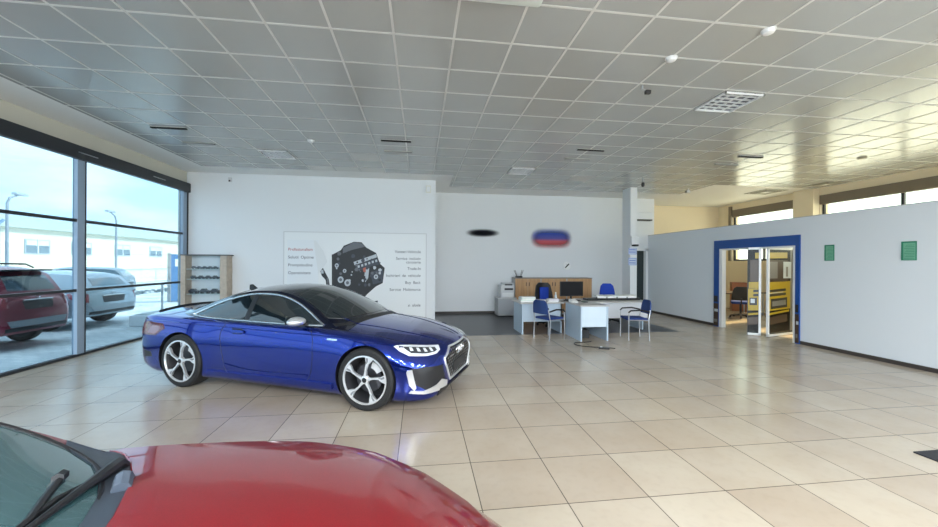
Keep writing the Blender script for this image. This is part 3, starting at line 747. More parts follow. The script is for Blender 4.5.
MB().tube([(0, .03, .02), (0, .03, .2)], .025, M_black).build('neck', t); MB().box(-.13, .13, -.08, .1, .0005, .02, M_black, bev=.005).build('foot', t)
# a short return between left and right desk that carries the monitor
t = thing('corner_desk', 'grey topped link desk under the monitor between the two long desks', 'desk', (3.43, 8.44, 0))
MB().box(.0, .56, .02, .80, DZ - .026, DZ - .0005, M_officetop).build('tabletop', t); MB().box(.02, .05, .6, .78, 0, DZ - .027, M_office).build('side_panel', t)
t = thing('keyboard', 'dark keyboard lying in front of the monitor', 'keyboard', (3.70, 8.72, DZ), R(3))
MB().box(-.20, .20, -.065, .065, .0005, .02, M_black, bev=.004).build('body', t); MB().box(-.185, .185, -.055, .055, .02, .024, M_dark).build('keys', t)
t = thing('desk_phone', 'small white telephone on the middle desk', 'telephone', (3.52, 8.22, DZ + .025))
MB().prism([(-.09, .0005), (.09, .0005), (.09, .07), (-.09, .02)], -.08, .08, M_paper, axes='yz').build('base', t); MB().box(-.075, -.03, -.085, .085, .04, .075, M_lgrey, bev=.01).build('handset', t)
t = thing('calculator', 'small dark calculator on the middle desk beside the telephone', 'calculator', (3.78, 8.2, DZ + .025))
MB().box(-.05, .05, -.07, .07, .0005, .018, M_black, bev=.004).build('body', t); MB().box(-.04, .04, .03, .06, .018, .021, M_green2).build('display', t)
t = thing('water_bottle', 'slim clear bottle on the left desk next to the monitor', 'bottle', (3.33, 8.85, DZ))
MB().lathe([(0, .0005), (.03, .0005), (.032, .12), (.014, .16), (.012, .19)], mat('bottle_clear', (.6, .66, .68), .1), 16).build('body', t, smooth=True); MB().lathe([(.014, .19), (.014, .21), (0, .21)], M_paper, 12).build('cap', t)
# black tray with four papers on the right desk
t = thing('document_tray', 'long black tray lying along the right desk', 'tray', (4.85, 8.95, DZ))
MB().box(-.72, .72, -.12, .12, .0005, .05, M_black, bev=.01).build('body', t)
b = MB()
for k in range(5): b.box(-.46 + .27 * k, -.445 + .27 * k, -.12, -.10, .05, .085, M_black)
b.build('divider', t)
for k in range(4):
    p = MB(); p.box(-.12, .12, -.10, .08, 0, .05, M_paper, Matrix.Rotation(R(8), 4, 'X')); o = p.build('paper_pad'); o.location = (4.85 - .31 + .27 * k, 8.955, DZ + .066)
    tag(o, '%s white paper pad counted from the monitor in the black tray' % ordn[k], 'paper pad', 'paper pads in the black tray')
t = thing('card_box', 'white carton box at the far end of the right desk', 'box', (5.44, 9.22, DZ))
MB().box(-.16, .16, -.1, .1, .0005, .09, M_paper, bev=.005).build('carton', t); MB().box(-.165, .165, -.105, .105, .07, .10, mat('carton_lid', (.78, .77, .74), .6)).build('lid', t)
# computer under the middle desk + cable
t = thing('computer_tower', 'black computer box on the floor under the middle desk', 'computer', (3.62, 8.05, 0))
MB().box(-.08, .12, -.2, .2, .001, .19, M_black, bev=.01).build('case', t); MB().box(-.06, .02, -.12, .1, .19, .42, M_dark, bev=.01).build('power_unit', t)
def catmull(P, n=8):
    P = [Vector(p) for p in P]; out = []
    for i in range(len(P) - 1):
        p0 = P[max(i - 1, 0)]; p1 = P[i]; p2 = P[i + 1]; p3 = P[min(i + 2, len(P) - 1)]
        for k in range(n):
            t_ = k / n; out.append(.5 * ((2 * p1) + (-p0 + p2) * t_ + (2 * p0 - 5 * p1 + 4 * p2 - p3) * t_ * t_ + (-p0 + 3 * p1 - 3 * p2 + p3) * t_ ** 3))
    out.append(P[-1]); return out
t = MB(); t.tube(catmull([(3.60, 7.48, .010), (3.45, 7.44, .010), (3.2, 7.4, .010), (3.17, 7.15, .010), (3.4, 6.98, .010), (3.6, 6.93, .010), (3.78, 6.82, .010)]), .009, M_black)
o = t.build('power_cable', None, smooth=True); tag(o, 'black power cable curling over the floor in front of the middle desk', 'cable')
t = thing('power_strip', 'black power strip at the end of the loose cable', 'power strip', (3.55, 6.83, 0), R(-25))
MB().box(-.10, .10, -.03, .03, .001, .035, M_black, bev=.006).build('housing', t); MB().box(-.07, -.03, -.015, .015, .035, .05, M_lgrey).build('plug', t)

# annex furniture seen through the doorway
t = thing('annex_table', 'dark topped table seen through the open doorway', 'table', (10.35, 11.15, 0), R(5))
MB().box(-.9, .9, -.4, .4, .72, .75, M_pbrown).build('tabletop', t)
for sx in (-.82, .82):
    for sy in (-.33, .33): MB().tube([(sx, sy, 0), (sx, sy, .72)], .02, M_steel).build('leg', t)
swivel((9.95, 10.45, 0), R(140), 'dark chair at the table seen through the doorway', M_black, M_bluefab, .98, .25)
t = thing('wooden_cabinet', 'red brown wooden cabinet behind the annex table', 'cabinet', (11.42, 12.1, 0), R(-35))
MB().box(-.22, .22, -.25, .25, 0, 1.02, M_woodred).build('body', t); MB().box(-.20, .20, -.27, -.25, .06, .98, mat('red_door_veneer', (.40, .14, .06), .4)).build('door', t)
t = thing('coat_heap', 'black coat lying on the table seen through the doorway', 'coat', (9.85, 11.25, .75))
bm = bmesh.new(); bmesh.ops.create_icosphere(bm, subdivisions=3, radius=1)
for v in bm.verts:
    n_ = .85 + .25 * math.sin(v.co.x * 5 + v.co.y * 3) * math.cos(v.co.y * 4); v.co = Vector((v.co.x * .30 * n_, v.co.y * .20 * n_, max(0, v.co.z) * .20 * n_ + .001))
b = MB(); b._add(bm, M_black); b.build('fabric', t, smooth=True)
# ------------------------------------------------------------------ cars
def curve(keys):
    ks = sorted(keys); X = [k[0] for k in ks]; Y = [k[1] for k in ks]; n = len(X)
    d = [(Y[i + 1] - Y[i]) / (X[i + 1] - X[i]) for i in range(n - 1)]
    mt = [d[0]] + [0 if d[i - 1] * d[i] <= 0 else 2 * d[i - 1] * d[i] / (d[i - 1] + d[i]) for i in range(1, n - 1)] + [d[-1]]
    def f(x):
        if x <= X[0]: return Y[0]
        if x >= X[-1]: return Y[-1]
        i = max(j for j in range(n - 1) if X[j] <= x); h = X[i + 1] - X[i]; t = (x - X[i]) / h
        return (2 * t ** 3 - 3 * t * t + 1) * Y[i] + (t ** 3 - 2 * t * t + t) * h * mt[i] + (-2 * t ** 3 + 3 * t * t) * Y[i + 1] + (t ** 3 - t * t) * h * mt[i + 1]
    return f
def spl(pts, n=3):
    out = []
    for i in range(len(pts) - 1):
        p0 = pts[max(i - 1, 0)]; p1 = pts[i]; p2 = pts[i + 1]; p3 = pts[min(i + 2, len(pts) - 1)]
        for k in range(n):
            t = k / n; q = []
            for c in (0, 1):
                q.append(.5 * (2 * p1[c] + (p2[c] - p0[c]) * t + (2 * p0[c] - 5 * p1[c] + 4 * p2[c] - p3[c]) * t * t + (-p0[c] + 3 * p1[c] - 3 * p2[c] + p3[c]) * t ** 3))
            out.append((max(0, q[0]), q[1]))
    out.append(pts[-1]); return out
def loft(stations):
    bm = bmesh.new(); rings = []
    for x, half in stations:
        ring = [bm.verts.new((x, y, z)) for (y, z) in half] + [bm.verts.new((x, -y, z)) for (y, z) in half[-2:0:-1]]
        rings.append(ring)
    n = len(rings[0])
    for A, B in zip(rings, rings[1:]):
        for j in range(n): bm.faces.new((A[j], A[(j + 1) % n], B[(j + 1) % n], B[j]))
    bm.faces.new(rings[0]); bm.faces.new(rings[-1][::-1])
    bmesh.ops.recalc_face_normals(bm, faces=bm.faces[:])
    return bm
def xrange_(a, b, n, ends=.5):
    r = []
    for i in range(n + 1):
        t = i / n; s = .5 - .5 * math.cos(PI * t); r.append(a + (b - a) * (t * (1 - ends) + s * ends))
    return r
class Car:
    def __init__(s, P, paint, roofm=None):
        s.P = P; s.paint = paint
        zb, zt, zs, wm, ws = [curve(P[k]) for k in ('zb', 'zt', 'zs', 'wm', 'ws')]
        s.zt, s.zs, s.wm, s.ws, s.zb = zt, zs, wm, ws, zb
        x0, x1 = P['zb'][0][0], P['zb'][-1][0]
        st = []; pw = P.get('pw', 2.3)
        for x in xrange_(x0, x1, 90, .75):
            b, t_, h, w, v = zb(x), zt(x), zs(x), wm(x), ws(x)
            cr = P.get('crease', .02)
            c = [(0, b), (w * .8, b), (w - .05, b + .02), (w - .012, b + .13), (w, b + (h - b) * .5), (w - .004, h - .16 * (h - b) / .6), (v + .35 * (w - v), h - .035), (v, h)]
            low = spl(c, 3)
            top = [(v * (1 - k / 9) ** .9, 0) for k in range(1, 10)]
            top = [(y, h + (t_ - h) * (1 - (y / v) ** pw)) for (y, _) in top]
            top[-1] = (0, t_)
            st.append((x, low + top))
        bm = loft(st)
        s.body_bm = bm
        # greenhouse
        g = P['gh']; zc, zr, yr, yb, zbel = [curve(g[k]) for k in ('zc', 'zr', 'yr', 'yb', 'zbelt')]
        s.zc, s.zr, s.yr, s.ybf, s.zbel = zc, zr, yr, yb, zbel
        ga, gb = g['zc'][0][0], g['zc'][-1][0]; st = []
        for x in xrange_(ga, gb, 60, .3):
            Y, Z, yb_, be, C = yr(x), zr(x), yb(x), zbel(x), zc(x)
            Z = max(Z, be + .005); C = max(C, be + .01)
            side = []
            for k in range(7):
                t_ = k / 6; side.append((yb_ + (Y - yb_) * (t_ + .0) ** 1.15, be + (Z - be) * t_))
            top = []
            for k in range(1, 9):
                y = Y * (1 - k / 8); top.append((y, Z + (C - Z) * (1 - (y / Y) ** 2.0 if Y else 1)))
            st.append((x, [(0, be - .12), (yb_, be - .12)] + side + top))
        s.gh_bm = loft(st)
        tmp = bmesh.new()
        for q in (s.body_bm, s.gh_bm):
            me = bpy.data.meshes.new('t'); q.to_mesh(me); tmp.from_mesh(me); bpy.data.meshes.remove(me)
        s.bvh = BVHTree.FromBMesh(tmp); tmp.free()
        me = bpy.data.meshes.new('t'); s.gh_bm.to_mesh(me); q = bmesh.new(); q.from_mesh(me); s.bvg = BVHTree.FromBMesh(q); q.free(); bpy.data.meshes.remove(me)
    def make(s, name, label, cat, loc, rz, group=None, ax=1.385, wr=.355, arch=.385, detail=True):
        s.t = thing(name, label, cat, loc, rz, group)
        b = MB(); b._add(s.body_bm, s.paint); o = b.build('body', s.t)
        # wheel arches cut with the boolean modifier, applied here
        c = MB()
        for x in (s.P.get('axr', -ax), s.P.get('axf', ax)):
            for sy in (-1, 1): c.lathe([(0, sy * .60), (arch, sy * .60), (arch, sy * 1.2), (0, sy * 1.2)], M_black, 48, Matrix.Translation((x, 0, wr)), axis='y')
        co = c.build('cut', s.t); md = o.modifiers.new('b', 'BOOLEAN'); md.object = co; md.operation = 'DIFFERENCE'; md.solver = 'EXACT'
        try: md.material_mode = 'TRANSFER'
        except Exception: pass
        o.data.materials.append(M_black) if False else None
        dg = bpy.context.evaluated_depsgraph_get(); me = bpy.data.meshes.new_from_object(o.evaluated_get(dg)); o.modifiers.clear(); o.data = me
        bpy.data.objects.remove(co)
        q = bmesh.new(); q.from_mesh(me); shade(q, 30); q.to_mesh(me); q.free()
        s.body = o
        g = MB(); g._add(s.gh_bm, s.P.get('roofm', s.paint)); s.gh = g.build('cabin', s.t, smooth=True, angle=40)
        return s.t
    def hit(s, o, d, bv=None):
        h = (bv or s.bvh).ray_cast(Vector(o), Vector(d).normalized()); return h[0], h[1]
    def P3(s, p, view, sd=1):
        """2-D point -> ray. views: side (x,z), front (y,z), rear (y,z), top (x,y), corner (angle)"""
        if view == 'side': return (p[0], 3 * sd, p[1]), (0, -sd, 0)
        if view == 'front': return (5, p[0], p[1]), (-1, 0, 0)
        if view == 'rear': return (-5, p[0], p[1]), (1, 0, 0)
        if view == 'top': return (p[0], p[1] * sd, 4), (0, 0, -1)
        if view in ('fc', 'rc'): p = (p[0] - .59, p[1])
        if view == 'fc': # front corner: direction at 45 deg ; p = (u along corner, z)
            d = Vector((1, sd, 0)).normalized(); a = Vector((-1, sd, 0)).normalized(); c = Vector((1.3, 0, 0)); o = c + a * p[0] + d * 3; return (o.x, o.y, p[1]), tuple(-d)
        if view == 'rc':
            d = Vector((-1, sd, 0)).normalized(); a = Vector((1, sd, 0)).normalized(); c = Vector((s.P.get('rcx', -1.5), 0, 0)); o = c + a * p[0] + d * 3; return (o.x, o.y, p[1]), tuple(-d)
    def patch(s, name, poly, view, m, parent=None, off=.004, sd=1, res=.05, th=None, bv=None, tag_=None, smooth=True):
        bm = bmesh.new(); vs = [bm.verts.new((p[0], p[1], 0)) for p in poly]; bm.faces.new(vs)
        # cut by a regular grid so that the patch can follow the curved body
        for ax_ in (0, 1):
            lo = min(p[ax_] for p in poly); hi = max(p[ax_] for p in poly); k = lo + res
            while k < hi - 1e-4:
                co = [0, 0, 0]; co[ax_] = k; no = [0, 0, 0]; no[ax_] = 1
                bmesh.ops.bisect_plane(bm, geom=bm.verts[:] + bm.edges[:] + bm.faces[:], plane_co=co, plane_no=no); k += res
        bmesh.ops.triangulate(bm, faces=bm.faces[:])
        bad = []
        for v in bm.verts:
            o_, d_ = s.P3((v.co.x, v.co.y), view, sd); h, n = s.hit(o_, d_, bv)
            if h is None: bad.append(v); continue
            if n.dot(Vector(d_)) > 0: n = -n
            v.co = h + n * off
        if bad: bmesh.ops.delete(bm, geom=bad, context='VERTS')
        if not bm.faces: bm.free(); return None
        o_, d_ = s.P3(poly[0], view, sd)
        bm.normal_update()
        av = Vector((0, 0, 0))
        for f in bm.faces: av += f.normal * f.calc_area()
        if av.dot(Vector(d_)) > 0: bmesh.ops.reverse_faces(bm, faces=bm.faces[:])
        bm.normal_update()
        t_ = th if th is not None else .006
        src = bm.faces[:]; vsrc = bm.verts[:]; nn = {v: v.normal.copy() for v in vsrc}
        r = bmesh.ops.extrude_face_region(bm, geom=src)
        newv = [e for e in r['geom'] if isinstance(e, bmesh.types.BMVert)]
        for v in newv: v.co -= Vector(v.normal if v.normal.length else (0, 0, 0)) * 0
        # top = extruded copy, pushed back along the ray
        dv = Vector(d_).normalized()
        for f in [f for f in bm.faces]: pass
        old = [v for v in vsrc if v.is_valid]
        for v in old: v.co += dv * t_
        bmesh.ops.recalc_face_normals(bm, faces=bm.faces[:])
        b = MB(); b._add(bm, m); ob = b.build(name, parent or s.t, smooth=smooth, angle=50)
        if tag_: ob['label'] = tag_
        return ob
    def pts(s, line, view, sd=1, off=.004, bv=None, n=6, smooth=True):
        L = catmull([(p[0], p[1], 0) for p in line], n) if smooth else [Vector((p[0], p[1], 0)) for p in line]
        out = []
        for q in L:
            o_, d_ = s.P3((q.x, q.y), view, sd); h, nn = s.hit(o_, d_, bv)
            if h is None: continue
            if nn.dot(Vector(d_)) > 0: nn = -nn
            out.append(h + nn * off)
        return out
    def line(s, name, line, view, r, m, parent=None, sd=1, off=.002, bv=None, closed=False, smooth=True, n=6):
        P = s.pts(line, view, sd, off, bv, n, smooth)
        if len(P) < 2: return None
        b = MB(); b.tube(P, r, m, 6, closed=closed); return b.build(name, parent or s.t, smooth=True)

def wheel(parent, x, y, r, w, side, style='blade'):
    """tyre with rim, spokes, disc as its own pieces; side = +1 left, -1 right"""
    T = Matrix.Translation((x, y, r)) @ Matrix.Scale(side, 4, Vector((0, 1, 0)))
    b = MB(); rr = r * .765
    b.lathe([(rr, -w / 2 + .01), (rr + .01, -w / 2), (r - .03, -w / 2), (r - .006, -w / 2 + .02), (r, -w / 2 + .05), (r, w / 2 - .05), (r - .006, w / 2 - .02), (r - .03, w / 2), (rr + .01, w / 2), (rr, w / 2 - .01)], M_tyre, 56, T, axis='y', closed=True)
    tyre = b.build('wheel', parent, smooth=True)
    b = MB(); b.lathe([(rr + .004, w / 2 + .002), (rr - .010, w / 2 + .004), (rr - .016, w / 2 - .008), (rr - .012, w / 2 - .02), (rr + .004, w / 2 - .02)], M_chrome2, 56, T, axis='y', closed=True)
    b.build('rim', tyre, smooth=True)
    b = MB(); b.lathe([(rr + .002, w / 2 - .021), (rr - .014, w / 2 - .022), (rr - .03, w / 2 - .06), (rr - .035, -w / 2 + .02), (rr + .002, -w / 2 + .01)], mat('rim_barrel', (.03, .03, .033), .4), 48, T, axis='y', closed=True); b.build('rim_barrel', tyre, smooth=True)
    b = MB(); b.lathe([(0, -w / 2 + .02), (rr - .034, -w / 2 + .02), (rr - .034, -w / 2 + .03), (0, -w / 2 + .03)], M_black, 40, T, axis='y'); b.build('wheel_back', tyre)
    if style != 'plain':
        b = MB(); b.lathe([(0, 0), (rr * .60, 0), (rr * .60, .02), (0, .02)], mat('disc_steel', (.10, .10, .11), .4, metal=1), 36, T, axis='y'); b.build('brake_disc', tyre, smooth=True)
        b = MB(); a0, a1 = .5, 1.3
        b.prism([(rr * .45 * math.cos(a0 + (a1 - a0) * k / 6), rr * .45 * math.sin(a0 + (a1 - a0) * k / 6)) for k in range(7)] + [(rr * .72 * math.cos(a1 - (a1 - a0) * k / 6), rr * .72 * math.sin(a1 - (a1 - a0) * k / 6)) for k in range(7)], -.02, .035, M_lgrey, axes='xz', mx=T); b.build('brake_caliper', tyre)
    R_ = rr - .012
    ns = 5
    for k in range(ns):
        a = 2 * PI * k / ns + PI / 2 + (.25 if side > 0 else -.05)
        def pol(q, da): return (q * R_ * math.cos(a + da), q * R_ * math.sin(a + da))
        b = MB()
        if style == 'blade':
            sp = [pol(.16, -.45), pol(.16, .45), pol(.32, .10), pol(.60, .0), pol(.76, -.04), pol(1.0, .03), pol(1.0, -.34), pol(.84, -.30), pol(.68, -.16), pol(.42, -.12)]
            b.prism(sp, w / 2 - .035, w / 2 - .006, M_chrome2, axes='xz', mx=T)
            so = b.build('spoke', tyre)
            b = MB(); b.prism([pol(.68, -.05), pol(.80, -.06), pol(.97, -.02), pol(.97, -.12), pol(.82, -.15)], w / 2 - .006, w / 2 - .0045, mat('rim_grey_insert', (.22, .23, .25), .4), axes='xz', mx=T); b.build('spoke_insert', tyre)
        else:
            sp = [pol(.15, -.5), pol(.15, .5), pol(.5, .20), pol(1.0, .14), pol(1.0, -.14), pol(.5, -.20)]
            b.prism(sp, w / 2 - .04, w / 2 - .012, M_chrome2, axes='xz', mx=T); b.build('spoke', tyre)
    b = MB(); b.lathe([(0, w / 2 - .002), (R_ * .11, w / 2 - .002), (R_ * .18, w / 2 - .012), (R_ * .20, w / 2 - .04), (0, w / 2 - .04)], M_chrome2, 24, T, axis='y'); b.build('hub', tyre, smooth=True)
    b = MB(); b.lathe([(0, w / 2 + .001), (R_ * .11, w / 2 + .001), (R_ * .11, w / 2 - .004)], M_black, 20, T, axis='y'); b.build('hub_cap', tyre, smooth=True)
    return tyre

# ---------------- the blue coupe
PB = dict(rcx=-1.26, roofm=M_bluedark,
    zb=[(-2.465, .36), (-2.40, .27), (-2.2, .20), (-1.9, .16), (1.9, .13), (2.12, .14), (2.22, .18), (2.27, .24)],
    zt=[(-2.465, .80), (-2.435, .93), (-2.40, .985), (-2.3, .995), (-1.9, 1.0), (-1.3, .99), (.6, .965), (.9, .95), (1.3, .90), (1.7, .835), (1.95, .785), (2.10, .74), (2.20, .70), (2.27, .65)],
    zs=[(-2.465, .72), (-2.42, .84), (-2.3, .905), (-2.0, .925), (-1.4, .915), (-.5, .885), (.6, .865), (1.0, .84), (1.38, .815), (1.7, .76), (1.95, .70), (2.15, .645), (2.27, .58)],
    wm=[(-2.465, .52), (-2.44, .66), (-2.38, .78), (-2.25, .87), (-2.0, .915), (-1.6, .93), (-1.385, .932), (-1.1, .925), (-.8, .895), (.3, .89), (.9, .905), (1.15, .928), (1.385, .934), (1.65, .925), (1.85, .90), (2.0, .855), (2.1, .80), (2.18, .72), (2.24, .60), (2.27, .48)],
    ws=[(-2.465, .46), (-2.44, .60), (-2.38, .71), (-2.25, .80), (-2.0, .84), (-1.6, .865), (-1.385, .87), (-.8, .845), (.3, .835), (.9, .845), (1.385, .86), (1.7, .83), (1.85, .79), (2.0, .73), (2.1, .67), (2.18, .60), (2.24, .50), (2.27, .40)],
    gh=dict(
        zc=[(-2.12, .985), (-1.9, 1.055), (-1.6, 1.155), (-1.3, 1.245), (-1.0, 1.31), (-.7, 1.350), (-.4, 1.362), (-.15, 1.345), (.05, 1.30), (.3, 1.205), (.6, 1.07), (.80, .975), (.9, .93)],
        zr=[(-2.12, .93), (-1.85, .96), (-1.6, 1.04), (-1.3, 1.150), (-1.0, 1.235), (-.7, 1.285), (-.4, 1.295), (-.15, 1.270), (.05, 1.22), (.3, 1.11), (.55, .985), (.72, .90), (.9, .87)],
        yr=[(-2.12, .70), (-1.6, .64), (-1.3, .60), (-.9, .57), (-.4, .575), (0, .605), (.3, .655), (.55, .715), (.72, .745), (.9, .74)],
        yb=[(-2.12, .76), (-1.6, .80), (-.8, .805), (.3, .80), (.72, .775), (.9, .75)],
        zbelt=[(-2.12, .91), (-1.4, .905), (-.5, .885), (.6, .862), (.9, .85)]))
for k_ in ('zb', 'zt', 'zs', 'wm', 'ws'): PB[k_] = [((-1.385 + (x + 1.385) * .88) if x < -1.385 else (1.385 + (x - 1.385) * .92 if x > 1.385 else x), v) for x, v in PB[k_]]
for k_ in PB['gh']: PB['gh'][k_] = [(x * .958 + .19, v) for x, v in PB['gh'][k_]]
GX_ = lambda x: x * .958 + .19
gm = lambda pts: [(GX_(p[0]), p[1]) for p in pts]
C = Car(PB, M_blue)
fa = math.atan2(-1.08, 2.49)
mid = Vector((-1.873, 4.86)) + Vector((-math.sin(fa), math.cos(fa))) * .84
t = C.make('coupe_car', 'metallic blue sports coupe parked diagonally on the showroom floor', 'car', (mid.x + .05 * math.cos(fa), mid.y + .05 * math.sin(fa), 0), fa)
t.scale = (.985, .985, .985)
for x in (-1.385, 1.385):
    for sd in (-1, 1): wheel(t, x, sd * .80, .355, .25, sd)
# glass
def edge_pts(f, xs_, dy): return [(x, f(x) + dy) for x in xs_]
xw = [.56 - .56 * k / 8 for k in range(9)]
ws_poly = gm([(x, C.yr(GX_(x)) - .035) for x in xw] + [(-.06, .40), (-.075, 0), (-.06, -.40)] + [(x, -(C.yr(GX_(x)) - .035)) for x in reversed(xw)] + [(.68, -.55), (.76, -.3), (.79, 0), (.76, .3), (.68, .55)])
C.patch('windshield', ws_poly, 'top', M_glassdark, bv=C.bvg, off=.004, res=.08)
xr_ = [-1.12 - .70 * k / 8 for k in range(9)]
C.patch('rear_window', gm([(x, C.yr(GX_(x)) - .045) for x in xr_] + [(-1.86, .3), (-1.87, 0), (-1.86, -.3)] + [(x, -(C.yr(GX_(x)) - .045)) for x in reversed(xr_)] + [(-1.07, -.3), (-1.06, 0), (-1.07, .3)]), 'top', M_glassdark, bv=C.bvg, off=.004, res=.08)
dlo = [(.53, .925), (.30, 1.055), (.10, 1.15), (-.15, 1.225), (-.4, 1.252), (-.7, 1.245), (-1.0, 1.190), (-1.25, 1.115), (-1.45, 1.03), (-1.58, .965)]
dlob = [(-1.58, .945), (-1.2, .935), (-.6, .925), (0, .915), (.3, .913)]
for sd in (-1, 1):
    top = [p for p in dlo if p[0] > -.62]; back = [p for p in dlo if p[0] < -.70]
    C.patch('side_window', gm(top + [(-.62, 1.246), (-.60, .926)] + [p for p in dlob if p[0] > -.6] + [(.5, .91)]), 'side', M_glassdark, sd=sd, bv=C.bvg, off=.004)
    C.patch('quarter_window', gm([(-.66, 1.245)] + back + dlob[:2] + [(-.65, .927)]), 'side', M_glassdark, sd=sd, bv=C.bvg, off=.004)
    C.patch('pillar_cover', gm([(-.60, 1.248), (-.68, 1.247), (-.67, .926), (-.59, .925)]), 'side', M_black, sd=sd, bv=C.bvg, off=.007)
    C.line('window_trim', gm([(.56, .915)] + dlo[1:] + [(-1.60, .95)]), 'side', .013, M_chrome, sd=sd, bv=C.bvg, off=.006)
    C.line('window_trim', gm([(-1.60, .95), (-1.2, .928), (-.6, .918), (0, .908), (.56, .908)]), 'side', .013, M_chrome, sd=sd, bv=C.bvg, off=.006)
    C.line('door_gap', [(.62, .86), (.66, .74), (.67, .5), (.62, .30), (.50, .23)], 'side', .004, M_black, sd=sd, off=0)
    C.line('door_gap', [(-.68, .88), (-.74, .74), (-.70, .5), (-.66, .32), (-.60, .23)], 'side', .004, M_black, sd=sd, off=0)
    C.line('door_gap', [(.50, .23), (0, .225), (-.60, .23)], 'side', .004, M_black, sd=sd, off=0)
    C.patch('sill_panel', [(.95, .21), (.95, .27), (-.95, .27), (-.95, .21)], 'side', M_blue, sd=sd, off=.02, th=.02)
    C.line('sill_highlight', [(.60, .33), (.1, .315), (-.35, .325), (-.66, .37)], 'side', .013, M_blue, sd=sd, off=.004)
    C.line('body_crease', [(1.75, .745), (1.1, .80), (.3, .815), (-.7, .835), (-1.7, .865), (-2.25, .855)], 'side', .007, M_blue, sd=sd, off=.001)
    # door handle
    h = C.patch('door_handle', [(-.36, .775), (-.36, .80), (-.40, .808), (-.56, .81), (-.60, .80), (-.60, .785), (-.56, .772), (-.40, .77)], 'side', M_blue, sd=sd, off=.028, th=.012)
    C.patch('handle_recess', [(-.40, .76), (-.38, .80), (-.42, .835), (-.54, .835), (-.58, .80), (-.54, .76)], 'side', M_black, parent=h, sd=sd, off=.002, th=.001)
    # mirror
    Mx = Matrix.Scale(sd, 4, Vector((0, 1, 0)))
    b = MB(); bm = bmesh.new(); bmesh.ops.create_icosphere(bm, subdivisions=3, radius=1)
    for v in bm.verts:
        c = v.co; sx = .115 if c.x > 0 else .06
        v.co = Vector(((.48 if sd < 0 else .40) + c.x * sx, .955 - (.05 if sd > 0 else 0) + c.y * .125, .975 + c.z * (.055 if c.z > 0 else .05)))
    b._add(bm, M_chrome2, Mx); mo = b.build('door_mirror', t, smooth=True, tag=None) if False else b.build('door_mirror', t, smooth=True)
    mo['label'] = 'matt aluminium door mirror'
    MB().box(.45, .52, .76, .90, .905, .935, M_black, Mx).build('mirror_arm', mo); MB().box(.42, .425, .86, 1.05, .945, 1.03, M_glassdark, Mx).build('mirror_glass', mo)
    # lamps
    hl = [(.35, .655), (.34, .695), (.50, .712), (.70, .735), (.86, .748), (.90, .738), (.85, .69), (.76, .640), (.56, .625), (.42, .632)]
    H = C.patch('headlight', hl, 'fc', M_lamp, sd=sd, off=.004, res=.03)
    if H:
        C.patch('headlight_inner', [(.40, .660), (.41, .684), (.60, .706), (.80, .728), (.79, .71), (.73, .665), (.56, .648), (.44, .650)], 'fc', M_lampdark, parent=H, sd=sd, off=.007, res=.03)
        for (u, z) in ((.48, .670), (.56, .676), (.64, .686), (.72, .698)):
            C.patch('lamp_cell', [(u - .02, z - .014), (u - .012, z + .016), (u + .018, z + .018), (u + .014, z - .012)], 'fc', M_lamp, parent=H, sd=sd, off=.010, res=.02)
    C.patch('air_intake', [(.30, .28), (.36, .50), (.60, .52), (.76, .51), (.72, .34), (.60, .27)], 'fc', M_black, sd=sd, off=.003, res=.04)
    C.patch('intake_blade', [(.70, .30), (.745, .50), (.79, .50), (.80, .47), (.77, .33), (.72, .27)], 'fc', M_chrome2, sd=sd, off=.014, res=.03, th=.012)
    C.patch('intake_lip', [(.28, .225), (.28, .30), (.38, .345), (.46, .30), (.62, .262), (.75, .275), (.77, .245), (.62, .225)], 'fc', M_chrome2, sd=sd, off=.016, res=.03, th=.014)
    # tail lamps
    tl = C.patch('tail_light', [(.42, .70), (.50, .82), (.70, .85), (.90, .83), (.95, .77), (.84, .67), (.55, .67)], 'rc', M_tail, sd=sd, off=.004, res=.03)
    if tl: C.patch('tail_lens', [(.72, .70), (.76, .80), (.87, .80), (.90, .76), (.82, .69)], 'rc', M_tailw, parent=tl, sd=sd, off=.008, res=.03)
    C.patch('rear_reflector', [(.62, .36), (.64, .45), (.76, .45), (.78, .38)], 'rc', M_black, sd=sd, off=.004, res=.03)
    C.patch('fender_badge', [(.86, .765), (.86, .785), (1.0, .785), (1.0, .765)], 'side', M_chrome, sd=sd, off=.004, th=.002)
# grille
gr = [(-.30, .655), (.30, .655), (.50, .56), (.50, .50), (.36, .285), (-.36, .285), (-.50, .50), (-.50, .56)]
G = C.patch('grille', gr, 'front', M_black, off=.004, res=.05)
cp = C.pts(gr + [gr[0]], 'front', off=.010, smooth=False)
def dens(poly, n=8):
    out = []
    for a, b_ in zip(poly, poly[1:] + poly[:1]):
        for k in range(n): out.append((a[0] + (b_[0] - a[0]) * k / n, a[1] + (b_[1] - a[1]) * k / n))
    return out
b = MB(); b.tube(C.pts(dens(gr), 'front', off=.008, smooth=False), .014, M_chrome2, 8, closed=True); b.build('grille_frame', t, smooth=True)
b = MB()
for r_ in range(9):
    for q in range(14):
        y = -.42 + .84 * (q + .5 * (r_ % 2)) / 13.5; z = .32 + .30 * r_ / 8
        lim = .33 + (.15 * (z - .285) / .22 if z < .5 else .15 - .0 * z)
        if z > .57: lim = .46 - (z - .56) * 1.7
        if abs(y) > lim - .03: continue
        P = C.pts([(y - .014, z), (y, z + .012), (y + .014, z), (y, z - .012)], 'front', off=.008, smooth=False)
        if len(P) == 4: b.tube(P, .003, M_steel, 4, closed=True)
b.build('grille_mesh', G)
b = MB()
for k in range(4):
    cy = -.105 + .07 * k; P = C.pts([(cy + .048 * math.cos(2 * PI * j / 24), .585 + .048 * math.sin(2 * PI * j / 24)) for j in range(24)], 'front', off=.022, smooth=False)
    b.tube(P, .0075, M_chrome, 8, closed=True)
e_ = b.build('ring_emblem', G, smooth=True); e_['label'] = 'four interlaced chrome rings'
